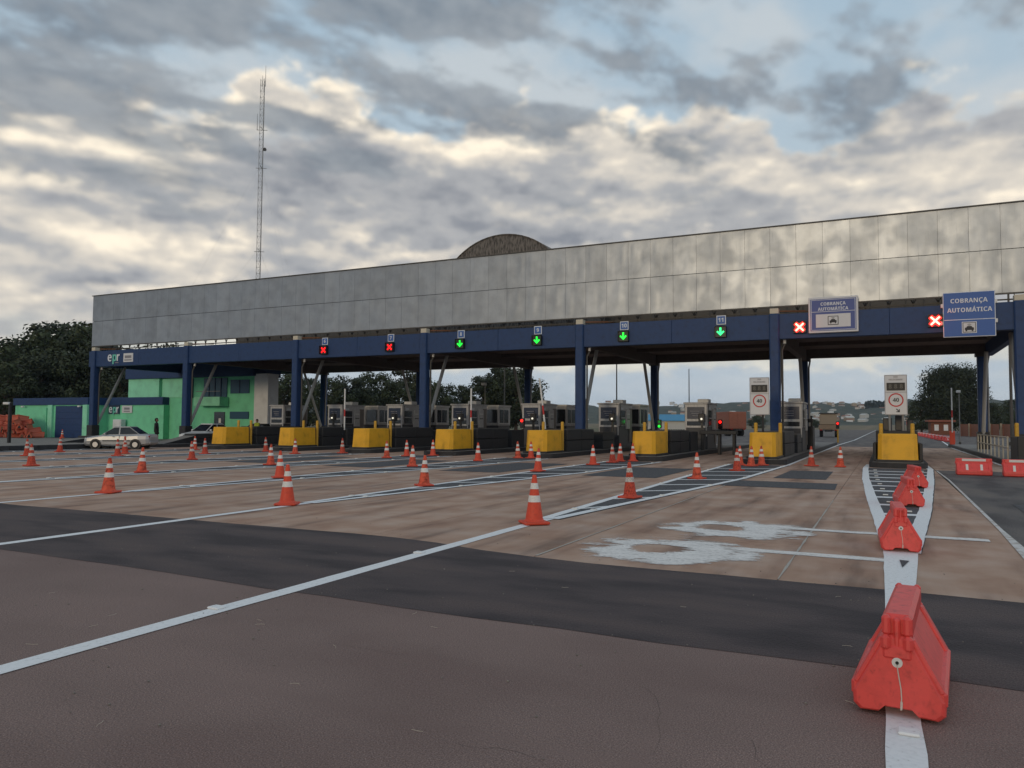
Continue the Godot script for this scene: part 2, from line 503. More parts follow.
	M.field = surf(mat(1, 1, 1, 0.95), noise_tex(72, 0.012, 6, [lin(0.07, 0.075, 0.035), lin(0.16, 0.125, 0.075), lin(0.22, 0.16, 0.10)], [0.25, 0.5, 0.8], 512), Vector3(0.02, 0.02, 0.03))
	M.hill = surf(mat(1, 1, 1, 0.95), noise_tex(73, 0.02, 6, [lin(0.018, 0.030, 0.018), lin(0.034, 0.048, 0.028), lin(0.075, 0.075, 0.05)], [0.3, 0.52, 0.82], 512), Vector3(0.004, 0.012, 0.004))

# ---------------------------------------------------------------- ground
const ISL := [0.4, -4.5, -9.4, -14.45, -19.4, -24.4, -29.4, -34.4]

func build_ground() -> void:
	var mb := MB.new()
	mb.face([Vector3(-3000, -0.03, 300), Vector3(3000, -0.03, 300), Vector3(3000, -0.03, -5000), Vector3(-3000, -0.03, -5000)], Vector3.UP)
	struct("ground", mb, M.grass)
	mb = MB.new()
	mb.face([Vector3(-130, -0.003, 30), Vector3(30, -0.003, 30), Vector3(30, -0.003, -8.0), Vector3(-130, -0.003, -8.0)], Vector3.UP)
	var road: MeshInstance3D = struct("road", mb, M.asphalt)
	# crack lines in the old asphalt
	rng.seed = 77
	for c in [[Vector2(-1.35, -4.5), 0.35, 10], [Vector2(-0.62, -4.0), 1.25, 7], [Vector2(-2.9, -4.4), 2.6, 8], [Vector2(-1.9, -3.3), 0.1, 6]]:
		var cr := MB.new()
		var p: Vector2 = c[0]
		var a: float = c[1]
		for i in int(c[2]):
			var q := p + Vector2(cos(a), sin(a)) * rng.randf_range(0.05, 0.12)
			var s := (q - p).orthogonal().normalized() * rng.randf_range(0.0003, 0.0010)
			cr.strip([p + s, q + s], [p - s, q - s], -0.002)
			p = q
			a += rng.randf_range(-0.6, 0.6)
		part(road, "crack", cr, M.rubber)
	# straws and grit lying on the asphalt
	rng.seed = 3131
	var st := MB.new()
	for i in 28:
		var p := Vector3(rng.randf_range(-7.0, 0.9), 0.0, -2.2 - 5.5 * pow(rng.randf(), 1.2))
		var a := rng.randf() * TAU
		var q := p
		for j in 3:
			a += rng.randf_range(-0.7, 0.7)
			var nq := q + Vector3(cos(a), 0, sin(a)) * rng.randf_range(0.012, 0.035)
			st.tube(q + Vector3(0, 0.003, 0), nq + Vector3(0, 0.003, 0), 0.0011, 0.0009, 4)
			q = nq
	var so := part(road, "straw", st, M.cream)
	tag(so, "", "", "", "stuff")
	var gr := MB.new()
	for i in 240:
		var p := Vector3(rng.randf_range(-9.0, 1.5), 0.002, -2.2 - 8.0 * pow(rng.randf(), 1.1))
		var sz := rng.randf_range(0.004, 0.011)
		gr.rbox(p, Vector3(sz * 1.4, sz, sz), sz * 0.3, Basis(Vector3.UP, rng.randf() * TAU))
	var go := part(road, "grit", gr, M.pavement)
	tag(go, "", "", "", "stuff")
	# darker, newer strip with a wandering edge
	mb = MB.new()
	var l := []
	var r := []
	rng.seed = 5
	for i in 121:
		var x := -60.0 + i * 0.75
		var zn := -5.45 - 0.25 * clampf((-x - 3.0) / 7.0, 0.0, 1.0)
		var zf := -8.15 - 0.6 * smoothstep(-3.0, -6.5, x)
		l.append(Vector2(x, zn + rng.randf_range(-0.035, 0.035)))
		r.append(Vector2(x, zf + rng.randf_range(-0.03, 0.03)))
	mb.strip(l, r, 0.0)
	struct("asphalt_strip", mb, M.asphalt_dark)
	# bed under the concrete slabs
	mb = MB.new()
	mb.face([Vector3(-60, -0.012, -7.5), Vector3(1.55, -0.012, -7.5), Vector3(1.55, -0.012, -62), Vector3(-60, -0.012, -62)], Vector3.UP)
	var plaza: MeshInstance3D = struct("plaza", mb, M.joint)
	var xs := [1.55]
	var x := -1.0
	while x > -42.0:
		xs.append(x)
		x -= 2.72
	var zs := [-7.8, -10.6, -16.0, -21.4, -26.8, -32.2, -37.6, -43.0, -48.4, -53.8, -62.0]
	var keys := ["concrete_a", "concrete_b", "concrete_c", "concrete_d"]
	rng.seed = 12
	for i in xs.size() - 1:
		for j in zs.size() - 1:
			var w: float = xs[i] - xs[i + 1] - 0.014
			var d: float = zs[j] - zs[j + 1] - 0.012
			pbox(plaza, "slab", Vector3((xs[i] + xs[i + 1]) * 0.5, -0.104 + rng.randf_range(-0.001, 0.001), (zs[j] + zs[j + 1]) * 0.5), Vector3(w, 0.2, d), M[keys[rng.randi() % 4]])
	# pale sealant along two joints
	for q in [[-3.72, -8.3, -28.5, 0.022], [-1.0, -8.2, -17.5, 0.02]]:
		mb = MB.new()
		rng.seed = 40 + int(q[0])
		var a := []
		var b := []
		var z: float = q[1]
		while z > q[2]:
			var ww: float = q[3] * rng.randf_range(0.25, 0.85)
			a.append(Vector2(q[0] - ww, z)); b.append(Vector2(q[0] + ww, z))
			z -= 0.35
		mb.strip(a, b, 0.002)
		part(plaza, "joint_sealant", mb, M.joint_pale)
	# right-hand lane, grey asphalt, with a pale seam along the concrete
	mb = MB.new()
	mb.face([Vector3(1.565, -0.006, -8.0), Vector3(30, -0.006, -8.0), Vector3(30, -0.006, -31), Vector3(1.565, -0.006, -31)], Vector3.UP)
	var ln: MeshInstance3D = struct("lane", mb, M.asphalt_grey)
	mb = MB.new()
	mb.strip([Vector2(1.40, -9.4), Vector2(1.50, -13.6), Vector2(1.60, -25.5), Vector2(1.55, -30.4)], [Vector2(1.60, -9.4), Vector2(1.56, -13.6), Vector2(1.65, -25.5), Vector2(1.60, -30.4)], 0.004)
	part(ln, "seam_line", mb, M.plaster)
	mb = MB.new()
	mb.face([Vector3(1.565, -0.006, -31), Vector3(30, -0.006, -31), Vector3(30, -0.006, -62), Vector3(1.565, -0.006, -62)], Vector3.UP)
	part(ln, "concrete_apron", mb, M.concrete_d)
	# road going on behind the plaza
	mb = MB.new()
	mb.face([Vector3(-60, -0.006, -62), Vector3(30, -0.006, -62), Vector3(18, -0.006, -420), Vector3(-22, -0.006, -420)], Vector3.UP)
	struct("far_road", mb, M.asphalt_grey)
	# dark square patches round the sensor loops
	for q in [[-3.0, -1.55, -23.7, -28.0], [-3.85, -1.12, -20.1, -22.2], [-8.3, -6.0, -21.8, -27.0], [-13.2, -11.0, -21.6, -27.6], [-18.2, -16.0, -21.8, -27.4], [-23.2, -21.2, -22.0, -27.6], [2.2, 3.9, -15.0, -18.2]]:
		mb = MB.new()
		mb.face([Vector3(q[0], 0.003, q[2]), Vector3(q[1], 0.003, q[2]), Vector3(q[1] - 0.05, 0.003, q[3]), Vector3(q[0] + 0.06, 0.003, q[3])], Vector3.UP)
		part(plaza, "asphalt_patch", mb, M.patch)
	# cement smeared over two cut trenches
	for s in [[-9.55, 3], [-11.9, 4]]:
		smear(plaza, s[0], s[1])

func smear(parent: Node, z0: float, sd: int) -> void:
	# cement brushed round a cut and dragged out to the right: a sheet whose alpha is how much cement lies there
	var f := fb(sd, 1.0, 5)
	var shx := 0.0 if sd == 3 else 0.38
	var xl := -3.7 + shx
	var xr := 0.02 if sd == 3 else 1.25
	var W := 512
	var H := 256
	var dz := 2.9
	var im := Image.create(W, H, false, Image.FORMAT_RGBA8)
	for j in H:
		var z := z0 - 1.3 + dz * (j + 0.5) / H
		for i in W:
			var x := lerpf(xl, xr, (i + 0.5) / W)
			var u := (x - shx + 2.42) / 0.86
			var w := (z - z0 - 0.12) / 0.84
			var brush := f.get_noise_2d(x * 1.6, z * 9.0)
			var grain := f.get_noise_2d(x * 14.0, z * 26.0)
			var nse := f.get_noise_2d(x * 1.2, z * 1.4) * 0.5 + brush * 0.26 + grain * 0.16
			var hu := (x - shx + 2.62) / 0.40
			var hw := (z - z0 - 0.05) / 0.36
			var ring := smoothstep(1.22, 0.92, sqrt(u * u + w * w) + nse)
			ring *= smoothstep(0.75, 1.15, sqrt(hu * hu + hw * hw) + nse * 0.7)
			var tail := smoothstep(0.16, 0.08, absf(z - z0 + 0.38 + brush * 0.05) + grain * 0.05) * smoothstep(-2.2 + shx, -1.5 + shx, x)
			var al := clampf(maxf(ring, tail) * (1.05 + brush * 0.4 + grain * 0.3), 0.0, 1.0)
			var v := 0.87 + grain * 0.10 + brush * 0.06
			im.set_pixel(i, j, Color(v, v * 0.985, v * 0.97, al))
	im.generate_mipmaps()
	var m := StandardMaterial3D.new()
	m.albedo_texture = ImageTexture.create_from_image(im)
	m.transparency = BaseMaterial3D.TRANSPARENCY_ALPHA
	m.roughness = 0.9
	var pm := PlaneMesh.new()
	pm.size = Vector2(xr - xl, dz)
	inst(parent, "cement_smear", pm, m, Vector3((xl + xr) / 2, 0.003, z0 - 1.3 + dz / 2))

func line_pts(pts: Array, step: float) -> Array:
	var out := []
	for i in pts.size() - 1:
		var a: Vector2 = pts[i]
		var b: Vector2 = pts[i + 1]
		var k := maxi(1, int(a.distance_to(b) / step))
		for j in k:
			out.append(a.lerp(b, float(j) / k))
	out.append(pts[-1])
	return out

func painted(parent: Node, pts: Array, w0: float, w1: float, y: float, called := "painted_line") -> void:
	# a brushed white line with slightly uneven edges
	var p := line_pts(pts, 0.4)
	var l := []
	var r := []
	for i in p.size():
		var t := float(i) / (p.size() - 1)
		var w := lerpf(w0, w1, t) * 0.5
		l.append(p[i] + Vector2(-w + rng.randf_range(-0.006, 0.006), 0))
		r.append(p[i] + Vector2(w + rng.randf_range(-0.006, 0.006), 0))
	var mb := MB.new()
	mb.strip(l, r, y)
	part(parent, called, mb, M.paint)

func build_markings() -> void:
	for k in 9:
		rng.seed = 300 + k
		var xc: float = ISL[k] if k < 8 else -39.4
		var xl: float = 0.06 - 5.03 * k
		var o := Node3D.new()
		o.name = numbered("road_marking")
		add_child(o)
		tag(o, "", "", "", "structure")
		var apex := -10.6 if k == 0 else -11.6
		# the single line that runs out towards the traffic
		if k == 0:
			painted(o, [Vector2(xl, 12.0), Vector2(xl, -6.2)], 0.17, 0.175, 0.003)
			painted(o, [Vector2(xl, -6.2), Vector2(0.15, apex - 0.4)], 0.175, 0.40, 0.004)
		else:
			painted(o, [Vector2(xl, 12.0), Vector2(xl, -5.0), Vector2(xl, apex)], 0.19, 0.18, 0.003)
		var zf := -31.2
		var hw := 1.05
		var ll := [Vector2(xl - 0.08, apex), Vector2(xl - 0.30 if k > 0 else -0.33, -18.5), Vector2(lerpf(xl - 0.3, xc - hw, 0.65), -25.0), Vector2(xc - hw, zf)]
		var rr := [Vector2(xl + 0.08, apex), Vector2(xl + 0.58 if k > 0 else 0.80, -16.5), Vector2(lerpf(xl + 0.58, xc + hw, 0.7), -23.0), Vector2(xc + hw, zf)]
		if k == 0:
			ll = [Vector2(0.06, apex), Vector2(-0.28, -18.0), Vector2(-0.55, -25.0), Vector2(-0.68, zf), Vector2(-0.62, -34.0)]
			rr = [Vector2(0.25, apex), Vector2(0.63, -16.0), Vector2(1.08, -24.0), Vector2(1.42, zf), Vector2(1.40, -34.0)]
		painted(o, ll, 0.17 if k > 0 else 0.22, 0.15 if k > 0 else 0.18, 0.006)
		painted(o, rr, 0.17 if k > 0 else 0.22, 0.15 if k > 0 else 0.18, 0.0065)
		# black ground of the hatched nose
		var pl := line_pts(ll, 0.5)
		var nb := MB.new()
		var a := []
		var b := []
		for i in 41:
			var z := lerpf(apex, zf, i / 40.0)
			a.append(Vector2(xat(ll, z) - 0.10, z))
			b.append(Vector2(xat(rr, z) + 0.12, z))
		nb.strip(a, b, 0.0025)
		part(o, "black_ground", nb, M.patch)
		# hatch bars and reflective studs
		var z := apex - (2.3 if k > 0 else 4.4)
		while z > zf + 0.6:
			var x0 := xat(ll, z)
			var x1 := xat(rr, z + 0.0)
			var q := MB.new()
			var tl := 0.9 if k > 0 else 0.08
			var bw := 0.20 if k > 0 else 0.30
			q.strip([Vector2(x0, z + tl), Vector2(x1, z)], [Vector2(x0, z + tl - bw), Vector2(x1, z - bw)], 0.0045)
			part(o, "hatch_bar", q, M.paint)
			z -= 2.1 if k > 0 else 1.75
		z = apex - 1.5
		while z > zf:
			for e in [xat(ll, z) + (0.3 if k == 0 else 0.0), xat(rr, z) - (0.25 if k == 0 else 0.0)]:
				var s := MB.new()
				s.rbox(Vector3(e, 0.017, z), Vector3(0.11, 0.022, 0.09), 0.008)
				part(o, "reflective_stud", s, M.stud)
			z -= 3.4 if k > 0 else 1.75
		if k == 1:
			for zz in [-4.72, -7.8]:
				var s2 := MB.new()
				s2.rbox(Vector3(xl - 0.05, 0.011, zz), Vector3(0.12, 0.016, 0.1), 0.006)
				part(o, "reflective_stud", s2, M.paint)
		if k == 0:
			var s3 := MB.new()
			s3.rbox(Vector3(xl + 0.02, 0.012, -4.42), Vector3(0.10, 0.016, 0.09), 0.006)
			part(o, "reflective_stud", s3, M.paint)
			# wet scratch in the paint where the line forks
			var t := MB.new()
			t.face([Vector3(0.14, 0.010, -9.45), Vector3(0.22, 0.010, -9.95), Vector3(0.12, 0.010, -9.98)], Vector3.UP)
			part(o, "paint_gap", t, M.patch)
	# edge lines beside the islands
	var e := Node3D.new()
	e.name = numbered("road_marking")
	add_child(e)
	tag(e, "", "", "", "structure")
	painted(e, [Vector2(-3.42, -31.3), Vector2(-3.40, -66.0), Vector2(-3.0, -90.0)], 0.14, 0.14, 0.006)
	painted(e, [Vector2(-3.0, -90.0), Vector2(-3.0, -300.0)], 0.15, 0.15, 0.006)
	painted(e, [Vector2(4.15, -36.0), Vector2(4.25, -62.0), Vector2(5.2, -90.0)], 0.15, 0.15, 0.006)
	painted(e, [Vector2(6.8, -100.0), Vector2(7.0, -300.0)], 0.15, 0.15, 0.006)

func xat(pts: Array, z: float) -> float:
	for i in pts.size() - 1:
		if z <= pts[i].y + 0.001 and z >= pts[i + 1].y - 0.001:
			var t: float = (z - pts[i].y) / (pts[i + 1].y - pts[i].y)
			return lerpf(pts[i].x, pts[i + 1].x, t)
	return pts[-1].x

# ---------------------------------------------------------------- canopy
const COLX := [-54.7, -44.7, -34.65, -24.75, -14.8, -4.75, 5.25]
const ZF := -38.9
const ZR := -53.6

func panel_mesh(w: float, h: float, sd: int, amp: float) -> ArrayMesh:
	# one folded sheet, a little oil-canned, with returned edges
	var f := fb(sd, 0.55, 2)
	var r := RandomNumberGenerator.new()
	r.seed = sd
	var tx := r.randf_range(-1, 1) * amp * 0.35
	var ty := r.randf_range(-1, 1) * amp * 0.35
	var mb := MB.new()
	var k := 6
	var hgt := func(x: float, y: float) -> float:
		var ed := (1.0 - pow(absf(2.0 * x / w), 4.0)) * (1.0 - pow(absf(2.0 * y / h), 4.0))
		return f.get_noise_2d(x * 2.0 + sd, y * 0.45) * amp * ed + tx * x + ty * y
	var nrm := func(x: float, y: float) -> Vector3:
		var e := 0.01
		return Vector3(-(hgt.call(x + e, y) - hgt.call(x - e, y)) / (2 * e), -(hgt.call(x, y + e) - hgt.call(x, y - e)) / (2 * e), 1.0).normalized()
	for i in k:
		for j in k:
			var x0 := -w / 2 + w * i / k
			var x1 := -w / 2 + w * (i + 1) / k
			var y0 := -h / 2 + h * j / k
			var y1 := -h / 2 + h * (j + 1) / k
			var p := []
			var q := []
			for c in [[x0, y0], [x1, y0], [x1, y1], [x0, y1]]:
				p.append(Vector3(c[0], c[1], hgt.call(c[0], c[1])))
				q.append(nrm.call(c[0], c[1]))
			mb.tri_n(p[0], p[1], p[2], q[0], q[1], q[2])
			mb.tri_n(p[0], p[2], p[3], q[0], q[2], q[3])
	for s in [-1.0, 1.0]:
		mb.face([Vector3(s * w / 2, -h / 2, hgt.call(s * w / 2, -h / 2)), Vector3(s * w / 2, h / 2, hgt.call(s * w / 2, h / 2)), Vector3(s * w / 2, h / 2, -0.05), Vector3(s * w / 2, -h / 2, -0.05)], Vector3(s, 0, 0))
		mb.face([Vector3(-w / 2, s * h / 2, hgt.call(-w / 2, s * h / 2)), Vector3(w / 2, s * h / 2, hgt.call(w / 2, s * h / 2)), Vector3(w / 2, s * h / 2, -0.05), Vector3(-w / 2, s * h / 2, -0.05)], Vector3(0, s, 0))
	mb.face([Vector3(-w / 2, -h / 2, -0.05), Vector3(w / 2, -h / 2, -0.05), Vector3(w / 2, h / 2, -0.05), Vector3(-w / 2, h / 2, -0.05)], Vector3(0, 0, -1))
	return mb.mesh()

func build_canopy() -> void:
	var t := thing("toll_canopy", "long toll plaza canopy with grey sheet metal fascia on blue columns", "canopy")
	var xa := -55.3
	var xb := 5.85
	# fascia panels, two rows on the four sides
	var nx := 51
	var pw := (xb - xa) / nx
	var rows := [[8.29, 1.90], [10.26, 2.00]]
	var quiet := []
	var wild := []
	for row in 2:
		var a := []
		var b := []
		for s in 6:
			a.append(panel_mesh(pw - 0.008, rows[row][1] - 0.008, 500 + row * 20 + s, 0.004))
			b.append(panel_mesh(pw - 0.010, rows[row][1] - 0.008, 600 + row * 20 + s, 0.010))
		quiet.append(a)
		wild.append(b)
	var zk := ["zinc_a", "zinc_b", "zinc_c", "zinc_d"]
	rng.seed = 91
	for i in nx:
		for row in 2:
			var calm := i < 30
			var ms: Array = quiet[row] if calm else wild[row]
			var mk: String = "zinc_a" if calm and rng.randf() < 0.6 else zk[rng.randi() % 4]
			inst(t, "fascia_panel", ms[rng.randi() % 6], M[mk], Vector3(xa + (i + 0.5) * pw, rows[row][0], ZF + 0.02))
			var back := inst(t, "fascia_panel", quiet[row][i % 6], M.zinc_b, Vector3(xa + (i + 0.5) * pw, rows[row][0], ZR - 0.02))
			back.rotation.y = PI
	for z in [ZF - 0.09, ZR + 0.09]:
		pbox(t, "fascia_backing", Vector3((xa + xb) / 2, 9.3, z), Vector3(xb - xa - 0.1, 3.86, 0.05), M.steel_dark)
	# caps and bottom edge of the fascia
	for z in [ZF, ZR]:
		pbox(t, "fascia_cap", Vector3((xa + xb) / 2, 11.27, z), Vector3(xb - xa + 0.16, 0.05, 0.18), M.steel_dark)
		pbox(t, "fascia_rail", Vector3((xa + xb) / 2, 7.31, z - 0.04 * signf(z - (ZF + ZR) / 2)), Vector3(xb - xa + 0.1, 0.06, 0.1), M.steel_dark)
	for x in [xa + 0.1, xb - 0.1]:
		for y in [7.4, 11.1]:
			pbox(t, "tie_beam", Vector3(x, y, (ZF + ZR) / 2), Vector3(0.1, 0.1, ZF - ZR - 0.4), M.steel_dark)
	# lattice that carries the fascia, one length per bay, behind the front and the rear sheets
	for z in [ZF - 0.55, ZR + 0.55]:
		for i in COLX.size() - 1:
			var mb := MB.new()
			var x0: float = COLX[i]
			var x1: float = COLX[i + 1]
			mb.box(Vector3((x0 + x1) / 2, 7.12, z), Vector3(x1 - x0, 0.06, 0.06))
			mb.box(Vector3((x0 + x1) / 2, 8.3, z), Vector3(x1 - x0, 0.06, 0.06))
			mb.box(Vector3((x0 + x1) / 2, 11.0, z), Vector3(x1 - x0, 0.06, 0.06))
			var k := 10
			for j in k:
				var a := lerpf(x0, x1, float(j) / k)
				var b := lerpf(x0, x1, float(j + 1) / k)
				mb.tube(Vector3(a, 7.12, z), Vector3((a + b) / 2, 8.3, z), 0.022, 0.022, 5)
				mb.tube(Vector3((a + b) / 2, 8.3, z), Vector3(b, 7.12, z), 0.022, 0.022, 5)
				mb.tube(Vector3(a, 7.0, z), Vector3(a, 11.1, z), 0.025, 0.025, 5)
			part(t, "lattice_truss", mb, M.steel_dark)
	# roof deck and soffit
	pbox(t, "roof_deck", Vector3((xa + xb) / 2, 6.62, (ZF + ZR) / 2), Vector3(xb - xa - 0.5, 0.22, ZF - ZR - 0.5), M.soffit)
	# edge beams
	var bx := [xa]
	for i in COLX.size() - 1:
		bx.append(COLX[i] + 0.01)
		bx.append((COLX[i] + COLX[i + 1]) / 2)
	bx.append(COLX[-1])
	bx.append(xb)
	for i in bx.size() - 1:
		pbox(t, "front_beam", Vector3((bx[i] + bx[i + 1]) / 2, 6.31, ZF), Vector3(bx[i + 1] - bx[i] - 0.008, 1.20, 0.42), M.blue, 0.012)
	pbox(t, "rear_beam", Vector3((xa + xb) / 2, 6.42, ZR), Vector3(xb - xa, 0.96, 0.42), M.soffit_beam, 0.02)
	for x in [xa + 0.21, xb - 0.21]:
		pbox(t, "side_beam", Vector3(x, 6.36, (ZF + ZR) / 2), Vector3(0.36, 1.2, ZF - ZR - 0.44), M.blue, 0.02)
	for i in COLX.size():
		var x: float = COLX[i]
		if i > 0 and i < COLX.size() - 1:
			pbox(t, "cross_beam", Vector3(x, 6.15, (ZF + ZR) / 2), Vector3(0.36, 0.72, ZF - ZR - 0.44), M.soffit_beam, 0.02)
	for z in [-43.8, -48.7]:
		for i in COLX.size() - 1:
			pbox(t, "purlin", Vector3((COLX[i] + COLX[i + 1]) / 2, 6.4, z), Vector3(COLX[i + 1] - COLX[i] - 0.38, 0.22, 0.14), M.soffit_beam)
	# columns, their caps, feet, knee braces and rainwater pipes
	for i in COLX.size():
		var x: float = COLX[i]
		for fr in [true, false]:
			var z := ZF + 0.10 if fr else ZR
			var mb := MB.new()
			var top := 6.94 if fr else 5.93
			mb.rbox(Vector3(0, top / 2, 0), Vector3(0.46, top, 0.5), 0.05)
			part(t, "column", mb, M.blue, Vector3(x, 0, z))
			pbox(t, "column_foot", Vector3(x, 0.62, z), Vector3(0.62, 1.24, 0.66), M.black, 0.03)
			if not fr:
				pbox(t, "column_head", Vector3(x, 5.84, z), Vector3(0.66, 0.2, 0.62), M.steel_dark, 0.02)
			var dz := -1.0 if fr else 1.0
			mb = MB.new()
			mb.tube(Vector3(x, 1.15, z + dz * 0.24), Vector3(x, 5.82, z + dz * 2.6), 0.105, 0.105, 12)
			part(t, "knee_brace", mb, M.brace)
			if fr:
				pbox(t, "beam_bracket", Vector3(x, 7.07, z - 0.02), Vector3(0.4, 0.26, 0.42), M.cream, 0.015)
				mb = MB.new()
				mb.box(Vector3(x + 0.75, 7.1, z - 0.45), Vector3(1.9, 0.07, 0.1), Basis(Vector3.UP, 0.35))
				part(t, "rusty_bracket_arm", mb, M.rust)
				mb = MB.new()
				mb.path([Vector3(x + 0.42, 5.75, z - 0.3), Vector3(x + 0.42, 5.45, z - 0.24), Vector3(x + 0.31, 5.18, z - 0.18), Vector3(x + 0.31, 1.3, z - 0.18)], 0.05, 8)
				part(t, "rainwater_pipe", mb, M.steel_dark)
				mb = MB.new()
				mb.tube(Vector3(x + 0.42, 5.70, z - 0.295), Vector3(x + 0.42, 5.50, z - 0.255), 0.075, 0.075, 8)
				part(t, "pipe_elbow", mb, M.white)
			else:
				mb = MB.new()
				mb.path([Vector3(x + 0.30, 1.3, z + 0.1), Vector3(x + 0.30, 5.3, z + 0.1), Vector3(x + 0.38, 5.75, z + 0.1), Vector3(x + 0.38, 5.95, z + 0.1)], 0.055, 8)
				part(t, "rainwater_pipe", mb, M.steel)
	# arched sheet roof that rises over the middle of the deck
	var a := thing("arched_roof", "brown grey arched sheet roof rising behind the top of the fascia", "roof", Vector3(-23.4, 0, 0))
	var R := 5.3
	var cy := 9.2
	var nseg := 14
	var t0 := asin((6.75 - cy) / R)
	var z0 := -46.3
	var z1 := -52.4
	for i in nseg:
		var q0 := lerpf(t0, PI - t0, float(i) / nseg)
		var q1 := lerpf(t0, PI - t0, float(i + 1) / nseg) - 0.004
		var mb := MB.new()
		for k in 3:
			var u0 := lerpf(q0, q1, k / 3.0)
			var u1 := lerpf(q0, q1, (k + 1) / 3.0)
			var m0 := Vector3(cos(u0), sin(u0), 0)
			var m1 := Vector3(cos(u1), sin(u1), 0)
			var b := Vector3(0, cy, 0)
			var f0 := Vector3(0, 0, z0 + 0.12)
			var f1 := Vector3(0, 0, z1)
			mb.face([b + m0 * R + f0, b + m1 * R + f0, b + m1 * R + f1, b + m0 * R + f1], m0 + m1)
			mb.face([b + m0 * (R - 0.06) + f0, b + m1 * (R - 0.06) + f0, b + m1 * R + f0, b + m0 * R + f0], Vector3.BACK)
			mb.face([b + m0 * (R - 0.06) + f0, b + m1 * (R - 0.06) + f0, b + m1 * (R - 0.06) + f1, b + m0 * (R - 0.06) + f1], -m0 - m1)
		part(a, "roof_sheet", mb, M.dome)
	for e in [z0, z1]:
		var k := 9
		for i in k:
			var xx0 := lerpf(-R, R, float(i) / k) + 0.012
			var xx1 := lerpf(-R, R, float(i + 1) / k) - 0.012
			var poly := PackedVector2Array([Vector2(xx0, 6.75), Vector2(xx1, 6.75)])
			for s in 5:
				var xx := lerpf(xx1, xx0, s / 4.0)
				var rr := R - 0.07
				poly.append(Vector2(xx, maxf(6.76, cy + sqrt(maxf(0.0, rr * rr - xx * xx)))))
			var mb := MB.new()
			mb.prism(poly, Transform3D(Basis.IDENTITY, Vector3(0, 0, e)), -0.05 - 0.01 * (i % 2), 0.05 + 0.014 * (i % 2))
			part(a, "gable_sheet", mb, M.dome)

# ---------------------------------------------------------------- lane signals and signs
func cross_mesh(s: float, w := 0.22) -> MB:
	var mb := MB.new()
	for k in [-1.0, 1.0]:
		mb.box(Vector3(0, 0, 0.001 * k), Vector3(s, s * w, 0.02), Basis(Vector3(0, 0, 1), k * PI / 4))
	return mb

func arrow_mesh(s: float) -> MB:
	var mb := MB.new()
	var p := PackedVector2Array([Vector2(-0.11, 0.5), Vector2(0.11, 0.5), Vector2(0.11, -0.06), Vector2(0.34, 0.14), Vector2(0.46, 0.0), Vector2(0.0, -0.46), Vector2(-0.46, 0.0), Vector2(-0.34, 0.14), Vector2(-0.11, -0.06)])
	for i in p.size(): p[i] = p[i] * s
	mb.prism(p, Transform3D.IDENTITY, -0.01, 0.01)
	return mb

func build_signals() -> void:
	var data := [["6", -32.24, 0], ["7", -27.14, 0], ["8", -22.2, 1], ["9", -17.29, 1], ["10", -12.31, 1], ["11", -7.29, 2], ["", -3.59, 3], ["", 2.07, 3]]
	for q in data:
		var kind: int = q[2]
		var y := 6.17 if q[0] != "" else 6.22
		var word: String = {"6": "six", "7": "seven", "8": "eight", "9": "nine", "10": "ten", "11": "eleven", "": ""}[q[0]]
		var lab: String = "black signal box with a lit green arrow under lane number " + word
		if kind == 0: lab = "black signal box with a lit red cross under lane number " + word
		if kind == 3: lab = "bright red cross signal left of the " + ("white framed" if q[1] < 0 else "plain blue") + " automatic lane sign"
		var t := thing("lane_signal", lab, "signal", Vector3(q[1], y, ZF + 0.21), 0, "lane signals on the blue beam")
		pbox(t, "housing", Vector3(0, 0, 0.07), Vector3(0.56, 0.56, 0.14), M.black_plastic, 0.02)
		var visor := MB.new()
		visor.box(Vector3(0, 0.275, 0.19), Vector3(0.56, 0.015, 0.1))
		visor.box(Vector3(-0.275, 0, 0.19), Vector3(0.012, 0.53, 0.1))
		visor.box(Vector3(0.275, 0, 0.19), Vector3(0.012, 0.53, 0.1))
		part(t, "visor", visor, M.black_plastic)
		if kind == 0: part(t, "lit_cross", cross_mesh(0.46), M.red_cross, Vector3(0, 0, 0.155))
		elif kind == 3:
			part(t, "red_diodes", cross_mesh(0.56, 0.36), M.red_cross, Vector3(0, 0, 0.152))
			part(t, "lit_cross", cross_mesh(0.50, 0.17), M.red_cross_bright, Vector3(0, 0, 0.162))
		else: part(t, "lit_arrow", arrow_mesh(0.42), M.green_arrow if kind == 1 else M.green_arrow_bright, Vector3(0, 0, 0.155))
		var lamp := OmniLight3D.new()
		lamp.light_color = Color(1, 0.1, 0.08) if kind == 0 or kind == 3 else Color(0.1, 1, 0.35)
		lamp.light_energy = 0.02 if kind != 3 else 0.22
		lamp.light_size = 0.15
		lamp.shadow_enabled = true
		lamp.omni_range = 8.0
		lamp.omni_attenuation = 2.0
		lamp.position = Vector3(0, 0, 0.36)
		t.add_child(lamp)
		if q[0] != "":
			var pnl := thing("lane_number_plate", "blue plate with white border and the number " + word, "sign", Vector3(q[1] + 0.02, 6.74 + (0.03 if kind == 2 else 0.0), ZF + 0.212), 0, "lane number plates")
			pbox(pnl, "plate", Vector3(0, 0, 0.02), Vector3(0.46, 0.46, 0.04), M.sign_white, 0.006)
			pbox(pnl, "blue_field", Vector3(0, 0, 0.042), Vector3(0.38, 0.38, 0.008), M.number_blue)
			lettering(pnl, q[0], 0.29, Vector3(0, 0.0, 0.052), M.sign_white)

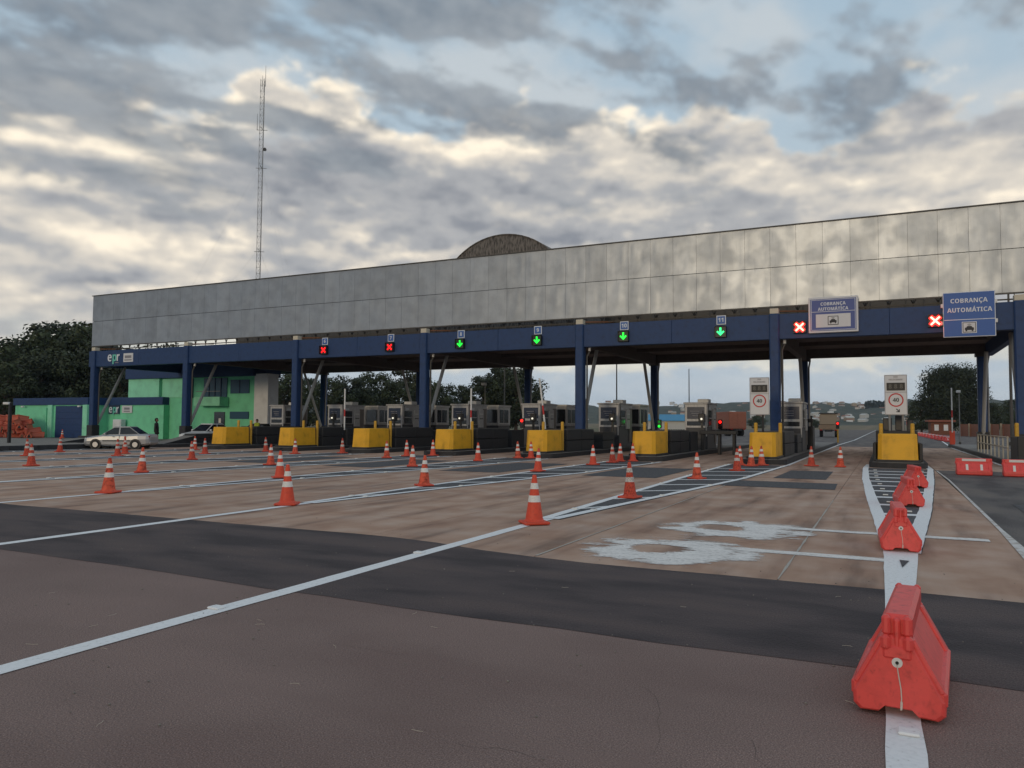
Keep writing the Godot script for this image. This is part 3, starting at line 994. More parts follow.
func car_icon(parent: Node, at: Vector3, s: float, dark: Material) -> void:
	var mb := MB.new()
	mb.prism(PackedVector2Array([Vector2(-0.5, -0.35) * s, Vector2(0.5, -0.35) * s, Vector2(0.5, -0.05) * s, Vector2(0.32, 0.0) * s, Vector2(0.24, 0.16) * s, Vector2(-0.24, 0.16) * s, Vector2(-0.32, 0.0) * s, Vector2(-0.5, -0.05) * s]), Transform3D(Basis.IDENTITY, at), -0.003, 0.003)
	mb.box(at + Vector3(-0.34, -0.42, 0) * s, Vector3(0.18 * s, 0.16 * s, 0.006))
	mb.box(at + Vector3(0.34, -0.42, 0) * s, Vector3(0.18 * s, 0.16 * s, 0.006))
	part(parent, "car_symbol", mb, dark)
	mb = MB.new()
	for k in 3:
		var r := (0.12 + 0.1 * k) * s
		for i in 6:
			var a0 := PI * 0.25 + i * PI / 12
			var a1 := PI * 0.25 + (i + 1) * PI / 12
			mb.tube(at + Vector3(cos(a0) * r, sin(a0) * r + 0.12 * s, 0), at + Vector3(cos(a1) * r, sin(a1) * r + 0.12 * s, 0), 0.018 * s, 0.018 * s, 4)
	part(parent, "wave_symbol", mb, dark)

func build_signs() -> void:
	var t := thing("overhead_sign", "white framed navy sign reading cobrança automática hung on the beam", "sign", Vector3(-2.11, 6.74, ZF + 0.30), 0, "automatic lane signs")
	pbox(t, "frame", Vector3(0, 0, 0), Vector3(2.15, 1.68, 0.16), M.white_sign, 0.02)
	pbox(t, "face", Vector3(0, 0, 0.081), Vector3(1.98, 1.5, 0.012), M.sign_navy)
	var bd := MB.new()
	for s in [-1.0, 1.0]:
		bd.box(Vector3(0, s * 0.71, 0.09), Vector3(1.90, 0.018, 0.008))
		bd.box(Vector3(s * 0.945, 0, 0.09), Vector3(0.018, 1.40, 0.008))
	bd.box(Vector3(0, 0.15, 0.09), Vector3(1.87, 0.02, 0.008))
	part(t, "border", bd, M.sign_white)
	lettering(t, "COBRANÇA", 0.21, Vector3(0, 0.51, 0.09), M.sign_white)
	lettering(t, "AUTOMÁTICA", 0.21, Vector3(0, 0.27, 0.09), M.sign_white)
	pbox(t, "white_field", Vector3(0, -0.28, 0.09), Vector3(1.5, 0.62, 0.008), M.white_sign)
	pbox(t, "symbol_frame", Vector3(0, -0.28, 0.096), Vector3(0.46, 0.42, 0.008), M.print_dark)
	pbox(t, "symbol_field", Vector3(0, -0.28, 0.102), Vector3(0.40, 0.36, 0.008), M.white_sign)
	car_icon(t, Vector3(0, -0.27, 0.112), 0.30, M.print_dark)
	for s in [-0.8, 0.8]:
		pbox(t, "bracket", Vector3(s, 0.2, -0.085), Vector3(0.1, 0.9, 0.02), M.steel)
	t = thing("overhead_sign", "plain blue sign reading cobrança automática at the right end of the beam", "sign", Vector3(3.36, 6.44, ZF + 0.36), 0, "automatic lane signs")
	pbox(t, "frame", Vector3(0, 0, 0), Vector3(1.98, 1.98, 0.05), M.sign_white, 0.01)
	pbox(t, "face", Vector3(0, 0, 0.028), Vector3(1.92, 1.92, 0.012), M.sign_blue)
	lettering(t, "COBRANÇA", 0.27, Vector3(0, 0.60, 0.04), M.sign_white)
	lettering(t, "AUTOMÁTICA", 0.27, Vector3(0.02, 0.19, 0.04), M.sign_white)
	pbox(t, "dividing_line", Vector3(0, -0.23, 0.036), Vector3(1.92, 0.028, 0.008), M.sign_white)
	pbox(t, "symbol_border", Vector3(0, -0.58, 0.037), Vector3(0.56, 0.50, 0.008), M.sign_white)
	pbox(t, "symbol_frame", Vector3(0, -0.58, 0.042), Vector3(0.50, 0.44, 0.008), M.print_dark)
	pbox(t, "symbol_field", Vector3(0, -0.58, 0.047), Vector3(0.45, 0.39, 0.008), M.white_sign)
	car_icon(t, Vector3(0, -0.58, 0.056), 0.34, M.print_dark)
	for q in [Vector3(-1.02, 0.42, -0.04), Vector3(1.02, 0.52, -0.04), Vector3(-1.02, -0.35, -0.04), Vector3(1.02, -0.32, -0.04)]:
		pbox(t, "clamp", q, Vector3(0.09, 0.17, 0.12), M.white, 0.01)
	for s in [-0.6, 0.6]:
		pbox(t, "bracket", Vector3(s, 0.1, -0.09), Vector3(0.1, 1.2, 0.13), M.steel)
	# operator's mark on the beam and on the low building
	mark(Vector3(-52.4, 6.38, ZF + 0.215), 1.0, true)
	mark(Vector3(-63.2, 2.62, -46.84), 1.0, false)

func mark(at: Vector3, s: float, on_beam: bool) -> void:
	var where := "on the left end of the blue beam" if on_beam else "on the low green building"
	var t := thing("lettered_mark", ("white lowercase epr lettering " if on_beam else "navy plate with white epr lettering ") + where, "sign", at)
	if not on_beam:
		pbox(t, "plate", Vector3(0, 0, 0.0), Vector3(1.5, 0.86, 0.05), M.blue_dark, 0.01)
	lettering(t, "e", 0.95 * s, Vector3(-0.45, 0.02, 0.03), M.sign_white)
	var q := lettering(t, "p", 0.95 * s, Vector3(0.08, 0.02, 0.03), M.logo_green)
	q.set_meta("label", "teal letter p of the mark")
	lettering(t, "r", 0.95 * s, Vector3(0.47, 0.02, 0.03), M.sign_white)
	pbox(t, "small_line", Vector3(0.36, -0.42 if on_beam else -0.34, 0.03), Vector3(0.42, 0.07, 0.012), M.print_grey)
	var p := thing("small_plate", "small white printed plate " + ("beside the mark " if on_beam else "beside the navy plate ") + where, "sign", at + Vector3(1.6 if on_beam else 1.75, -0.08 if on_beam else 0.0, 0.0))
	pbox(p, "plate", Vector3(0, 0, 0.0), Vector3(1.05 if on_beam else 1.35, 0.66, 0.05), M.white_sign, 0.01)
	pbox(p, "print_line", Vector3(0, 0.06, 0.027), Vector3(0.72, 0.2, 0.008), M.print_grey)
	pbox(p, "print_line", Vector3(0, -0.18, 0.027), Vector3(0.80, 0.09, 0.008), M.print_grey)

func speed_sign(x: float, label: String, arrow: bool) -> void:
	var t := thing("speed_sign", label, "sign", Vector3(x, 0.2, -34.35), 0, "speed display signs")
	for s in ([-0.24, 0.24] if arrow else [0.12]):
		var mb := MB.new()
		mb.tube(Vector3(s, 0, -0.06), Vector3(s, 3.3, -0.06), 0.045, 0.045, 8)
		part(t, "post", mb, M.black if not arrow else M.steel)
	pbox(t, "board", Vector3(0, 2.60, 0), Vector3(0.82, 1.62, 0.06), M.white_sign, 0.01)
	var b := MB.new()
	for s in [-1.0, 1.0]:
		b.box(Vector3(0, 2.60 + s * 0.79, 0.034), Vector3(0.80, 0.014, 0.01))
		b.box(Vector3(s * 0.393, 2.60, 0.034), Vector3(0.014, 1.56, 0.01))
	b.box(Vector3(0, 2.70, 0.034), Vector3(0.77, 0.012, 0.01))
	part(t, "border", b, M.print_grey)
	lettering(t, "SUA", 0.085, Vector3(0, 3.32, 0.034), M.print_grey)
	lettering(t, "VELOCIDADE", 0.085, Vector3(0, 3.21, 0.034), M.print_grey)
	var d := pbox(t, "display", Vector3(0, 2.93, 0.045), Vector3(0.66, 0.31, 0.04), M.led_off, 0.008)
	for k in 3:
		lettering(d, "8", 0.24, Vector3(-0.2 + 0.2 * k, 0, 0.022), M.led_digit)
	var ring := MB.new()
	for i in 32:
		var a0 := TAU * i / 32
		var a1 := TAU * (i + 1) / 32
		ring.face([Vector3(cos(a0) * 0.275, sin(a0) * 0.275, 0), Vector3(cos(a1) * 0.275, sin(a1) * 0.275, 0), Vector3(cos(a1) * 0.225, sin(a1) * 0.225, 0), Vector3(cos(a0) * 0.225, sin(a0) * 0.225, 0)], Vector3.BACK)
	part(t, "red_ring", ring, M.sign_red, Vector3(0, 2.39, 0.036))
	lettering(t, "40", 0.22, Vector3(0, 2.39, 0.034), M.print_dark)
	if arrow:
		var a := MB.new()
		a.box(Vector3(0, 0, 0), Vector3(0.16, 0.035, 0.01), Basis(Vector3(0, 0, 1), -PI / 4))
		a.box(Vector3(0.055, -0.015, 0), Vector3(0.03, 0.12, 0.01))
		a.box(Vector3(0.005, -0.06, 0), Vector3(0.12, 0.03, 0.01))
		part(t, "arrow", a, M.print_dark, Vector3(0.06, 1.98, 0.036))

# ---------------------------------------------------------------- toll islands
func lane_words(k: int) -> String:
	return ["at the right speed sign", "at the left speed sign", "third from the right", "fourth from the right", "fifth from the right", "sixth from the right", "seventh from the right", "farthest to the left"][k]

func island_outline(hw: float, zf: float, zr: float) -> PackedVector2Array:
	var p := PackedVector2Array()
	for i in 9:
		var t := PI * i / 8.0
		p.append(Vector2(cos(t) * hw, zf - sin(t) * -0.55 - 0.55))
	p.append(Vector2(-hw, zr))
	p.append(Vector2(hw, zr))
	return p

func build_island(k: int, xc: float, label: String, zr := -64.0, zf := -31.5) -> Node3D:
	var t := thing("toll_island", label, "traffic island", Vector3(xc, 0, 0), 0, "toll islands")
	# outline polygon lies in XZ: turn local XY to XZ
	var tf := Transform3D(Basis(Vector3(1, 0, 0), Vector3(0, 0, 1), Vector3(0, 1, 0)), Vector3.ZERO)
	var mb := MB.new()
	mb.prism(island_outline(0.98, zf, zr), tf, -0.02, 0.19)
	part(t, "kerb", mb, M.kerb)
	mb = MB.new()
	mb.prism(island_outline(0.86, zf - 0.1, zr + 0.1), tf, 0.1, 0.2)
	part(t, "island_top", mb, M.island_top)
	return t

func guard_wall(parent: Node3D, z0: float, z1: float, w: float, h: float) -> void:
	var n := maxi(1, int((z0 - z1) / 1.7))
	var d := (z0 - z1) / n
	for i in n:
		pbox(parent, "guard_wall", Vector3(0, 0.2 + h * 0.26, z0 - (i + 0.5) * d), Vector3(w, h * 0.5, d - 0.02), M.black, 0.02)
		pbox(parent, "guard_wall", Vector3(0, 0.2 + h * 0.76, z0 - (i + 0.5) * d), Vector3(w, h * 0.46, d - 0.02), M.black, 0.02)
	pbox(parent, "wall_cap", Vector3(0, 0.2 + h + 0.012, (z0 + z1) / 2), Vector3(w - 0.04, 0.03, z0 - z1 - 0.05), M.steel_dark)

func crash_block(xc: float, w: float, label: String) -> void:
	var t := thing("crash_block", label, "crash block", Vector3(xc, 0.2, -32.0), 0, "yellow crash blocks")
	pbox(t, "plinth", Vector3(0, 0.04, -0.98), Vector3(w + 0.16, 0.10, 2.1), M.black, 0.02)
	# body: sloped front, chamfered front corners
	var l := 1.95
	var h := 0.94
	var lo := [Vector2(-w / 2, -l), Vector2(-w / 2, -0.16), Vector2(-w / 2 + 0.14, 0.0), Vector2(w / 2 - 0.14, 0.0), Vector2(w / 2, -0.16), Vector2(w / 2, -l)]
	var wt := w - 0.05
	var hi := [Vector2(-wt / 2, -l + 0.02), Vector2(-wt / 2, -0.24), Vector2(-wt / 2 + 0.13, -0.10), Vector2(wt / 2 - 0.13, -0.10), Vector2(wt / 2, -0.24), Vector2(wt / 2, -l + 0.02)]
	var mb := MB.new()
	var top := []
	for i in 6:
		var j := (i + 1) % 6
		var a := Vector3(lo[i].x, 0.09, lo[i].y)
		var b := Vector3(lo[j].x, 0.09, lo[j].y)
		var c := Vector3(hi[j].x, 0.09 + h, hi[j].y)
		var d := Vector3(hi[i].x, 0.09 + h, hi[i].y)
		var mid: Vector2 = (lo[i] + lo[j]) * 0.5 - Vector2(0, -l * 0.5)
		mb.face([a, b, c, d], Vector3(mid.x, 0.1, mid.y))
		var ci := d + (Vector3(0, 0.09 + h, -l * 0.5) - d).normalized() * 0.03 + Vector3.UP * 0.02
		var cj := c + (Vector3(0, 0.09 + h, -l * 0.5) - c).normalized() * 0.03 + Vector3.UP * 0.02
		mb.face([d, c, cj, ci], Vector3(mid.x, 1.0, mid.y))
		top.append(ci)
	mb.face(top, Vector3.UP)
	part(t, "block", mb, M.yellow)

func bollard(x: float, z: float, label: String, h := 1.45) -> void:
	var t := thing("yellow_bollard", label, "bollard", Vector3(x, 0.2, z), 0, "yellow steel bollards on the islands")
	var mb := MB.new()
	mb.lathe([Vector2(0.001, 0.0), Vector2(0.075, 0.0), Vector2(0.075, h - 0.03), Vector2(0.055, h), Vector2(0.001, h + 0.005)], 14)
	part(t, "tube", mb, M.yellow_steel)
	mb = MB.new()
	mb.lathe([Vector2(0.001, 0.02), Vector2(0.12, 0.02), Vector2(0.12, 0.0)], 14)
	part(t, "foot_plate", mb, M.steel_dark)

var booth_a: Node3D
var booth_b: Node3D
func make_booth_a() -> Node3D:
	# front kiosk: payment screen towards the traffic, window and equipment locker on its right side
	var t := thing("toll_booth", "x", "booth", Vector3.ZERO, 0, "front toll booths")
	pbox(t, "base", Vector3(0, 0.62, -1.25), Vector3(1.22, 1.24, 2.4), M.booth_low, 0.02)
	pbox(t, "cabin", Vector3(0, 1.87, -1.25), Vector3(1.26, 1.26, 2.5), M.booth, 0.025)
	pbox(t, "roof", Vector3(0, 2.54, -1.22), Vector3(1.36, 0.10, 2.66), M.booth, 0.02)
	var f := pbox(t, "front_frame", Vector3(0, 1.6, 0.02), Vector3(1.2, 1.78, 0.06), M.booth, 0.015)
	pbox(f, "payment_screen", Vector3(0, 0.40, 0.034), Vector3(0.96, 0.66, 0.02), M.screen, 0.005)
	for k in 3:
		pbox(f, "screen_print", Vector3(-0.05 + 0.03 * k, 0.50 - 0.12 * k, 0.047), Vector3(0.5 - 0.06 * k, 0.035, 0.006), M.print_grey)
	pbox(f, "hatch", Vector3(0, -0.18, 0.034), Vector3(0.98, 0.24, 0.02), M.glass, 0.005)
	pbox(f, "lower_panel", Vector3(0, -0.72, 0.034), Vector3(1.08, 0.62, 0.02), M.booth_low, 0.005)
	var w := pbox(t, "side_window", Vector3(0.634, 1.72, -0.62), Vector3(0.03, 0.86, 0.88), M.glass, 0.006)
	pbox(w, "window_bar", Vector3(0.02, 0.0, 0.0), Vector3(0.02, 0.05, 0.88), M.booth)
	var lk := pbox(t, "locker", Vector3(0.66, 1.65, -1.55), Vector3(0.1, 1.15, 0.62), M.booth, 0.012)
	pbox(lk, "louvre", Vector3(0.052, 0.3, 0), Vector3(0.012, 0.06, 0.46), M.white)
	pbox(lk, "louvre", Vector3(0.052, 0.0, 0), Vector3(0.012, 0.06, 0.46), M.steel_dark)
	pbox(t, "roof_unit", Vector3(0.1, 2.70, -1.7), Vector3(0.62, 0.22, 0.7), M.white, 0.03)
	var cb := MB.new()
	cb.path([Vector3(0.66, 2.5, -0.12), Vector3(0.67, 1.9, -0.14), Vector3(0.66, 1.2, -0.12)], 0.014, 5)
	part(t, "cable", cb, M.black_plastic)
	pbox(t, "sticker", Vector3(0.652, 2.26, -0.5), Vector3(0.008, 0.14, 0.42), M.sign_white)
	pbox(t, "door", Vector3(0.634, 1.3, -2.15), Vector3(0.03, 2.0, 0.5), M.booth_brown, 0.006)
	pbox(t, "side_window", Vector3(-0.634, 1.72, -1.0), Vector3(0.03, 0.86, 1.4), M.glass, 0.006)
	return t

func make_booth_b() -> Node3D:
	var t := thing("toll_cabin", "x", "booth", Vector3.ZERO, 0, "rear toll cabins")
	pbox(t, "base", Vector3(0, 0.6, -0.9), Vector3(1.28, 1.2, 1.8), M.booth_low, 0.02)
	pbox(t, "cabin", Vector3(0, 1.85, -0.9), Vector3(1.32, 1.3, 1.86), M.booth, 0.025)
	pbox(t, "roof", Vector3(0, 2.55, -0.9), Vector3(1.44, 0.12, 2.0), M.white, 0.02)
	pbox(t, "front_window", Vector3(0.12, 1.84, 0.034), Vector3(0.9, 0.9, 0.03), M.glass, 0.006)
	var w := pbox(t, "side_window", Vector3(0.665, 1.84, -0.85), Vector3(0.03, 0.9, 1.3), M.glass, 0.006)
	pbox(w, "window_bar", Vector3(0.02, 0.0, 0.1), Vector3(0.02, 0.9, 0.05), M.booth)
	pbox(t, "front_pillar", Vector3(-0.5, 1.85, 0.04), Vector3(0.28, 1.26, 0.06), M.booth, 0.01)
	pbox(t, "sill", Vector3(0.7, 1.34, -0.85), Vector3(0.12, 0.05, 1.4), M.white, 0.01)
	return t

func gate_post(x: float, z: float, label: String, lit: Material) -> void:
	# black post with a camera head and a round lamp
	var t := thing("camera_post", label, "post", Vector3(x, 0.2, z), 0, "black camera posts on the islands")
	var mb := MB.new()
	mb.rbox(Vector3(0, 0.75, 0), Vector3(0.12, 1.5, 0.12), 0.01)
	part(t, "post", mb, M.black_plastic)
	pbox(t, "head", Vector3(0, 1.72, 0), Vector3(0.34, 0.46, 0.3), M.black_plastic, 0.03)
	mb = MB.new()
	mb.tube(Vector3(0.0, 1.66, 0.15), Vector3(0.0, 1.66, 0.20), 0.06, 0.05, 14)
	part(t, "round_lamp", mb, lit)
	mb = MB.new()
	mb.tube(Vector3(0.05, 1.95, 0), Vector3(0.05, 2.12, 0), 0.025, 0.025, 6)
	part(t, "aerial", mb, M.black_plastic)

func lane_light(x: float, z: float, label: String, lens: Material, post: Material, col: Color) -> void:
	var t := thing("lane_traffic_light", label, "traffic light", Vector3(x, 0.2, z), 0, "small traffic lights at the lane exits")
	var mb := MB.new()
	mb.tube(Vector3.ZERO, Vector3(0, 1.05, 0), 0.06, 0.06, 8)
	part(t, "post", mb, post)
	pbox(t, "housing", Vector3(0, 1.38, 0), Vector3(0.26, 0.56, 0.2), M.black_plastic, 0.03)
	mb = MB.new()
	mb.tube(Vector3(0, 1.52 if col.r > 0.5 else 1.24, 0.1), Vector3(0, 1.52 if col.r > 0.5 else 1.24, 0.15), 0.085, 0.075, 16)
	part(t, "lit_lens", mb, lens)
	mb = MB.new()
	mb.tube(Vector3(0, 1.24 if col.r > 0.5 else 1.52, 0.1), Vector3(0, 1.24 if col.r > 0.5 else 1.52, 0.13), 0.08, 0.075, 16)
	part(t, "dark_lens", mb, M.glass)
	var lamp := OmniLight3D.new()
	lamp.light_color = col
	lamp.light_energy = 0.03
	lamp.light_size = 0.12
	lamp.shadow_enabled = true
	lamp.omni_range = 8.0
	lamp.omni_attenuation = 2.0
	lamp.position = Vector3(0, 1.52, 0.35)
	t.add_child(lamp)

func barrier_arm(x: float, z: float, label: String, h: float, lean: float, base: Material) -> void:
	var t := thing("lane_barrier", label, "barrier", Vector3(x, 0.2, z), 0, "raised lane barrier arms")
	pbox(t, "cabinet", Vector3(0, 0.5, 0), Vector3(0.34, 1.0, 0.34), base, 0.03)
	var n := 6
	for i in n:
		var mb := MB.new()
		var a := Vector3(lean * i / n, 0.9 + (h - 0.9) * i / n, 0.22)
		var b := Vector3(lean * (i + 1) / n, 0.9 + (h - 0.9) * (i + 1) / n - 0.004, 0.22)
		mb.tube(a, b, 0.045, 0.045, 8)
		part(t, "arm_section", mb, M.sign_red if i == 2 else M.white)

func build_islands() -> void:
	booth_a = make_booth_a()
	booth_b = make_booth_b()
	for k in 8:
		var x: float = ISL[k]
		var w := lane_words(k)
		var t := build_island(k, x, "black kerbed toll island " + w, -67.0 if k < 2 else -60.0)
		crash_block(x + (0.0 if k == 0 else 0.04), 1.36 if k == 0 else 1.05, "yellow concrete crash block " + w)
		var zz := -34.15
		var side := 0.5 if k > 0 else 0.56
		bollard(x - side, zz, "yellow bollard at the left behind the crash block " + w)
		bollard(x + side, zz, "yellow bollard at the right behind the crash block " + w)
		if k == 0:
			for s in [-0.78, 0.78]:
				pbox(t, "guard_wall", Vector3(s, 0.55, -33.6), Vector3(0.12, 0.7, 2.4), M.black, 0.02)
			pbox(t, "guard_wall", Vector3(0, 0.78, -35.4), Vector3(1.5, 1.16, 2.2), M.black, 0.02)
			pbox(t, "machine_box", Vector3(-0.32, 1.62, -35.6), Vector3(0.34, 0.52, 0.3), M.black_plastic, 0.02)
			pbox(t, "machine_box", Vector3(0.12, 1.68, -35.9), Vector3(0.3, 0.64, 0.3), M.black_plastic, 0.02)
			pbox(t, "machine_box", Vector3(0.52, 1.56, -36.3), Vector3(0.22, 0.5, 0.3), M.black_plastic, 0.02)
		else:
			guard_wall(t, -34.45, -38.0 if k % 2 == 0 else -38.2, 1.3, 1.06)
			if k % 2 == 0:
				pbox(t, "guard_wall", Vector3(0.45, 0.7, -39.4), Vector3(0.3, 1.0, 1.6), M.black, 0.02)
			else:
				guard_wall(t, -39.6, -41.6, 1.3, 0.9)
		if k > 0:
			var ba: Node3D = booth_a if k == 1 else dup(booth_a, Vector3.ZERO, 0, "")
			ba.position = Vector3(x, 0.2, -42.5)
			ba.set_meta("label", "grey steel toll booth behind the crash block " + w)
			gate_post(x + 0.5, -41.7 if k != 1 else -44.4, "black camera post with round lamp behind the crash block " + w, M.white_lamp)
		if k > 2:
			var bb: Node3D = booth_b if k == 3 else dup(booth_b, Vector3.ZERO, 0, "")
			bb.position = Vector3(x, 0.2, -46.6)
			bb.set_meta("label", "pale roofed rear cabin in line with the crash block " + w)
	lane_light(-8.8, -46.3, "lit red light on a black post right of the booth third from the right", M.red_lamp, M.black, Color(1, 0.06, 0.04))
	lane_light(-12.8, -47.5, "lit green light beside the rear column of lane 10", M.green_arrow, M.black, Color(0.1, 1, 0.3))
	lane_light(-3.4, -66.0, "lit red light on a yellow post at the far end of the island", M.red_lamp, M.yellow_steel, Color(1, 0.06, 0.04))
	lane_light(0.62, -37.4, "lit red light on a yellow post behind the right speed sign", M.red_lamp, M.yellow_steel, Color(1, 0.06, 0.04))
	lane_light(-19.1, -40.6, "lit red light above the fourth crash block from the right", M.red_lamp, M.black, Color(1, 0.06, 0.04))
	barrier_arm(-28.75, -36.6, "raised white barrier arm behind the crash block seventh from the right", 3.35, 0.0, M.black)
	barrier_arm(-19.15, -34.7, "raised white barrier arm behind the crash block fifth from the right", 3.15, 0.0, M.black)
	barrier_arm(-15.0, -34.8, "leaning white barrier arm behind the crash block fourth from the right", 3.6, -0.35, M.black)
	# end machinery on the island between lane 11 and the automatic lane
	var e := thing("gate_machine", "black gate machine with upright posts behind the booth beside the automatic lane", "machine", Vector3(-4.1, 0.2, -46.6))
	pbox(e, "body", Vector3(0, 0.65, 0), Vector3(0.9, 1.3, 1.2), M.black, 0.03)
	for q in [[-0.3, 1.75], [-0.1, 2.05], [0.12, 1.7], [0.34, 1.9]]:
		pbox(e, "upright", Vector3(q[0], (1.28 + q[1]) / 2, 0.2), Vector3(0.09, q[1] - 1.28, 0.09), M.black_plastic, 0.01)
	pbox(e, "cross_bar", Vector3(0.0, 1.62, 0.2), Vector3(0.86, 0.2, 0.12), M.black_plastic, 0.01)
	var tr := thing("black_trestle", "low black trestle left of the crash block beside the automatic lane", "trestle", Vector3(-8.15, 0, -40.8))
	pbox(tr, "beam", Vector3(0.3, 1.15, 0), Vector3(1.9, 0.2, 0.5), M.black, 0.02)
	for s in [-0.5, 0.35, 1.1]:
		pbox(tr, "leg", Vector3(s, 0.53, 0), Vector3(0.14, 1.05, 0.4), M.black, 0.02)
	# black-nosed islands at the left side of the plaza
	for q in [[-39.4, "black ramp nosed island behind the standing person", -33.8], [-44.5, "black ramp nosed island left of the silver car", -30.2]]:
		var t := build_island(9, q[0], q[1], -60.0, q[2] + 2.0)
		var mb := MB.new()
		var z0: float = q[2] + 1.6
		var rh := 0.66 if q[0] > -42.0 else 0.5
		for s in [-1.0, 1.0]:
			mb.face([Vector3(s * 0.5, 0.2, z0), Vector3(s * 0.5, 0.2, z0 - 2.3), Vector3(s * 0.5, rh, z0 - 2.3)], Vector3(s, 0, 0))
		mb.face([Vector3(-0.5, 0.2, z0 - 2.3), Vector3(0.5, 0.2, z0 - 2.3), Vector3(0.5, rh, z0 - 2.3), Vector3(-0.5, rh, z0 - 2.3)], Vector3(0, 0, -1))
		part(t, "ramp_side", mb, M.black)
		mb = MB.new()
		mb.face([Vector3(-0.5, 0.205, z0), Vector3(0.5, 0.205, z0), Vector3(0.5, rh + 0.005, z0 - 2.3), Vector3(-0.5, rh + 0.005, z0 - 2.3)], Vector3(0, 1, 1))
		part(t, "ramp_face", mb, M.pavement)
		guard_wall(t, z0 - 2.31, z0 - 6.0, 1.0, rh - 0.1)
	var bk := dup(booth_a, Vector3(-39.4, 0.2, -42.2), 0, "grey steel toll booth left of lane 6 in front of the white wall")
	bk.set_meta("group", "front toll booths")
	# island at the right edge
	var t := build_island(10, 5.25, "black kerbed island with railing at the right edge of the plaza", -67.0, -34.0)
	pbox(t, "guard_wall", Vector3(0.1, 0.68, -36.3), Vector3(1.5, 0.96, 1.9), M.black, 0.02)
	bollard(4.75, -36.6, "yellow bollard on the black block at the right edge", 1.5)
	var rl := thing("railing", "thin cream railing on the island at the right edge", "railing", Vector3(4.5, 0.2, 0))
	for i in 9:
		var mb := MB.new()
		mb.tube(Vector3(0, 0, -37.2 - i * 1.4), Vector3(0, 0.92, -37.2 - i * 1.4), 0.03, 0.03, 6)
		part(rl, "baluster", mb, M.cream)
	for y in [0.92, 0.5]:
		var mb := MB.new()
		mb.tube(Vector3(0, y, -37.1), Vector3(0, y, -48.5), 0.03, 0.03, 6)
		part(rl, "rail", mb, M.cream)
	barrier_arm(4.45, -65.5, "raised white barrier arm on an orange cabinet before the big tree", 4.2, 0.0, M.cone)
	speed_sign(-4.86, "white speed sign with 40 beside the blue column", false)
	speed_sign(0.4, "white speed sign with 40 and a black arrow above the right crash block", true)

# ---------------------------------------------------------------- cones and barriers
func make_cone(body: Material, band: Material) -> Node3D:
	var t := thing("traffic_cone", "x", "cone", Vector3.ZERO, 0, "orange traffic cones")
	var mb := MB.new()
	mb.rbox(Vector3(0, 0.022, 0), Vector3(0.40, 0.044, 0.40), 0.016)
	part(t, "base", mb, M.cone_b)
	var rad := func(y: float) -> float: return lerpf(0.142, 0.030, (y - 0.04) / 0.71)
	mb = MB.new()
	mb.lathe([Vector2(0.165, 0.043), Vector2(0.155, 0.058), Vector2(rad.call(0.075), 0.075), Vector2(rad.call(0.34), 0.34)], 22)
	mb.lathe([Vector2(rad.call(0.34), 0.34), Vector2(rad.call(0.735), 0.735), Vector2(0.026, 0.75), Vector2(0.018, 0.752), Vector2(0.016, 0.70)], 22)
	part(t, "body", mb, body)
	for b in [[0.335, 0.435], [0.535, 0.625]]:
		mb = MB.new()
		mb.lathe([Vector2(rad.call(b[0]) + 0.001, b[0] - 0.001), Vector2(rad.call(b[0]) + 0.0035, b[0]), Vector2(rad.call(b[1]) + 0.0035, b[1]), Vector2(rad.call(b[1]) + 0.001, b[1] + 0.001)], 22)
		part(t, "white_band", mb, band)
	return t

func build_cones() -> void:
	var ord := ["nearest", "second", "third", "fourth", "fifth", "sixth", "seventh"]
	var rows := {
		1: [[-4.91, -10.88], [-4.86, -15.67], [-4.87, -22.09], [-4.52, -26.62], [-4.57, -29.95], [-5.08, -30.55], [-4.30, -30.75]],
		2: [[-10.1, -11.13], [-10.24, -16.09], [-10.17, -22.81], [-9.99, -27.53], [-9.91, -29.61], [-9.95, -30.72], [-9.55, -31.2]],
		3: [[-15.09, -11.11], [-15.14, -16.37], [-15.17, -23.05], [-15.12, -27.84], [-14.8, -31.0], [-14.25, -31.2]],
		4: [[-20.27, -16.01], [-19.99, -21.13], [-19.77, -27.99], [-20.0, -29.9], [-19.35, -31.15]],
		5: [[-26.24, -16.39], [-25.38, -22.38], [-25.92, -29.04], [-24.6, -31.0]],
		6: [[-30.7, -23.0], [-29.35, -26.64], [-29.2, -30.5]],
		7: [[-33.77, -20.89], [-32.59, -24.8], [-33.91, -30.07]],
	}
	var proto := [make_cone(M.cone, M.band), make_cone(M.cone_dirty, M.band_dirty), make_cone(M.cone_faded, M.band)]
	rng.seed = 404
	for k in rows:
		for i in rows[k].size():
			var p: Array = rows[k][i]
			var lab: String = "%s orange cone in the row before the crash block %s" % [ord[i], lane_words(k)]
			put_cone(proto, p, lab)
	put_cone(proto, [-2.56, -31.3], "orange cone standing closer to the booth in the left automatic lane")
	put_cone(proto, [-1.54, -31.2], "orange cone in the middle of the left automatic lane")
	put_cone(proto, [-36.84, -24.4], "orange cone alone before the black kerb left of the silver car")
	put_cone(proto, [-36.3, -27.6], "orange cone beside the rear wheel of the silver car")
	put_cone(proto, [-66.0, -43.9], "tiny far orange cone at the blue garage door", 0.02)

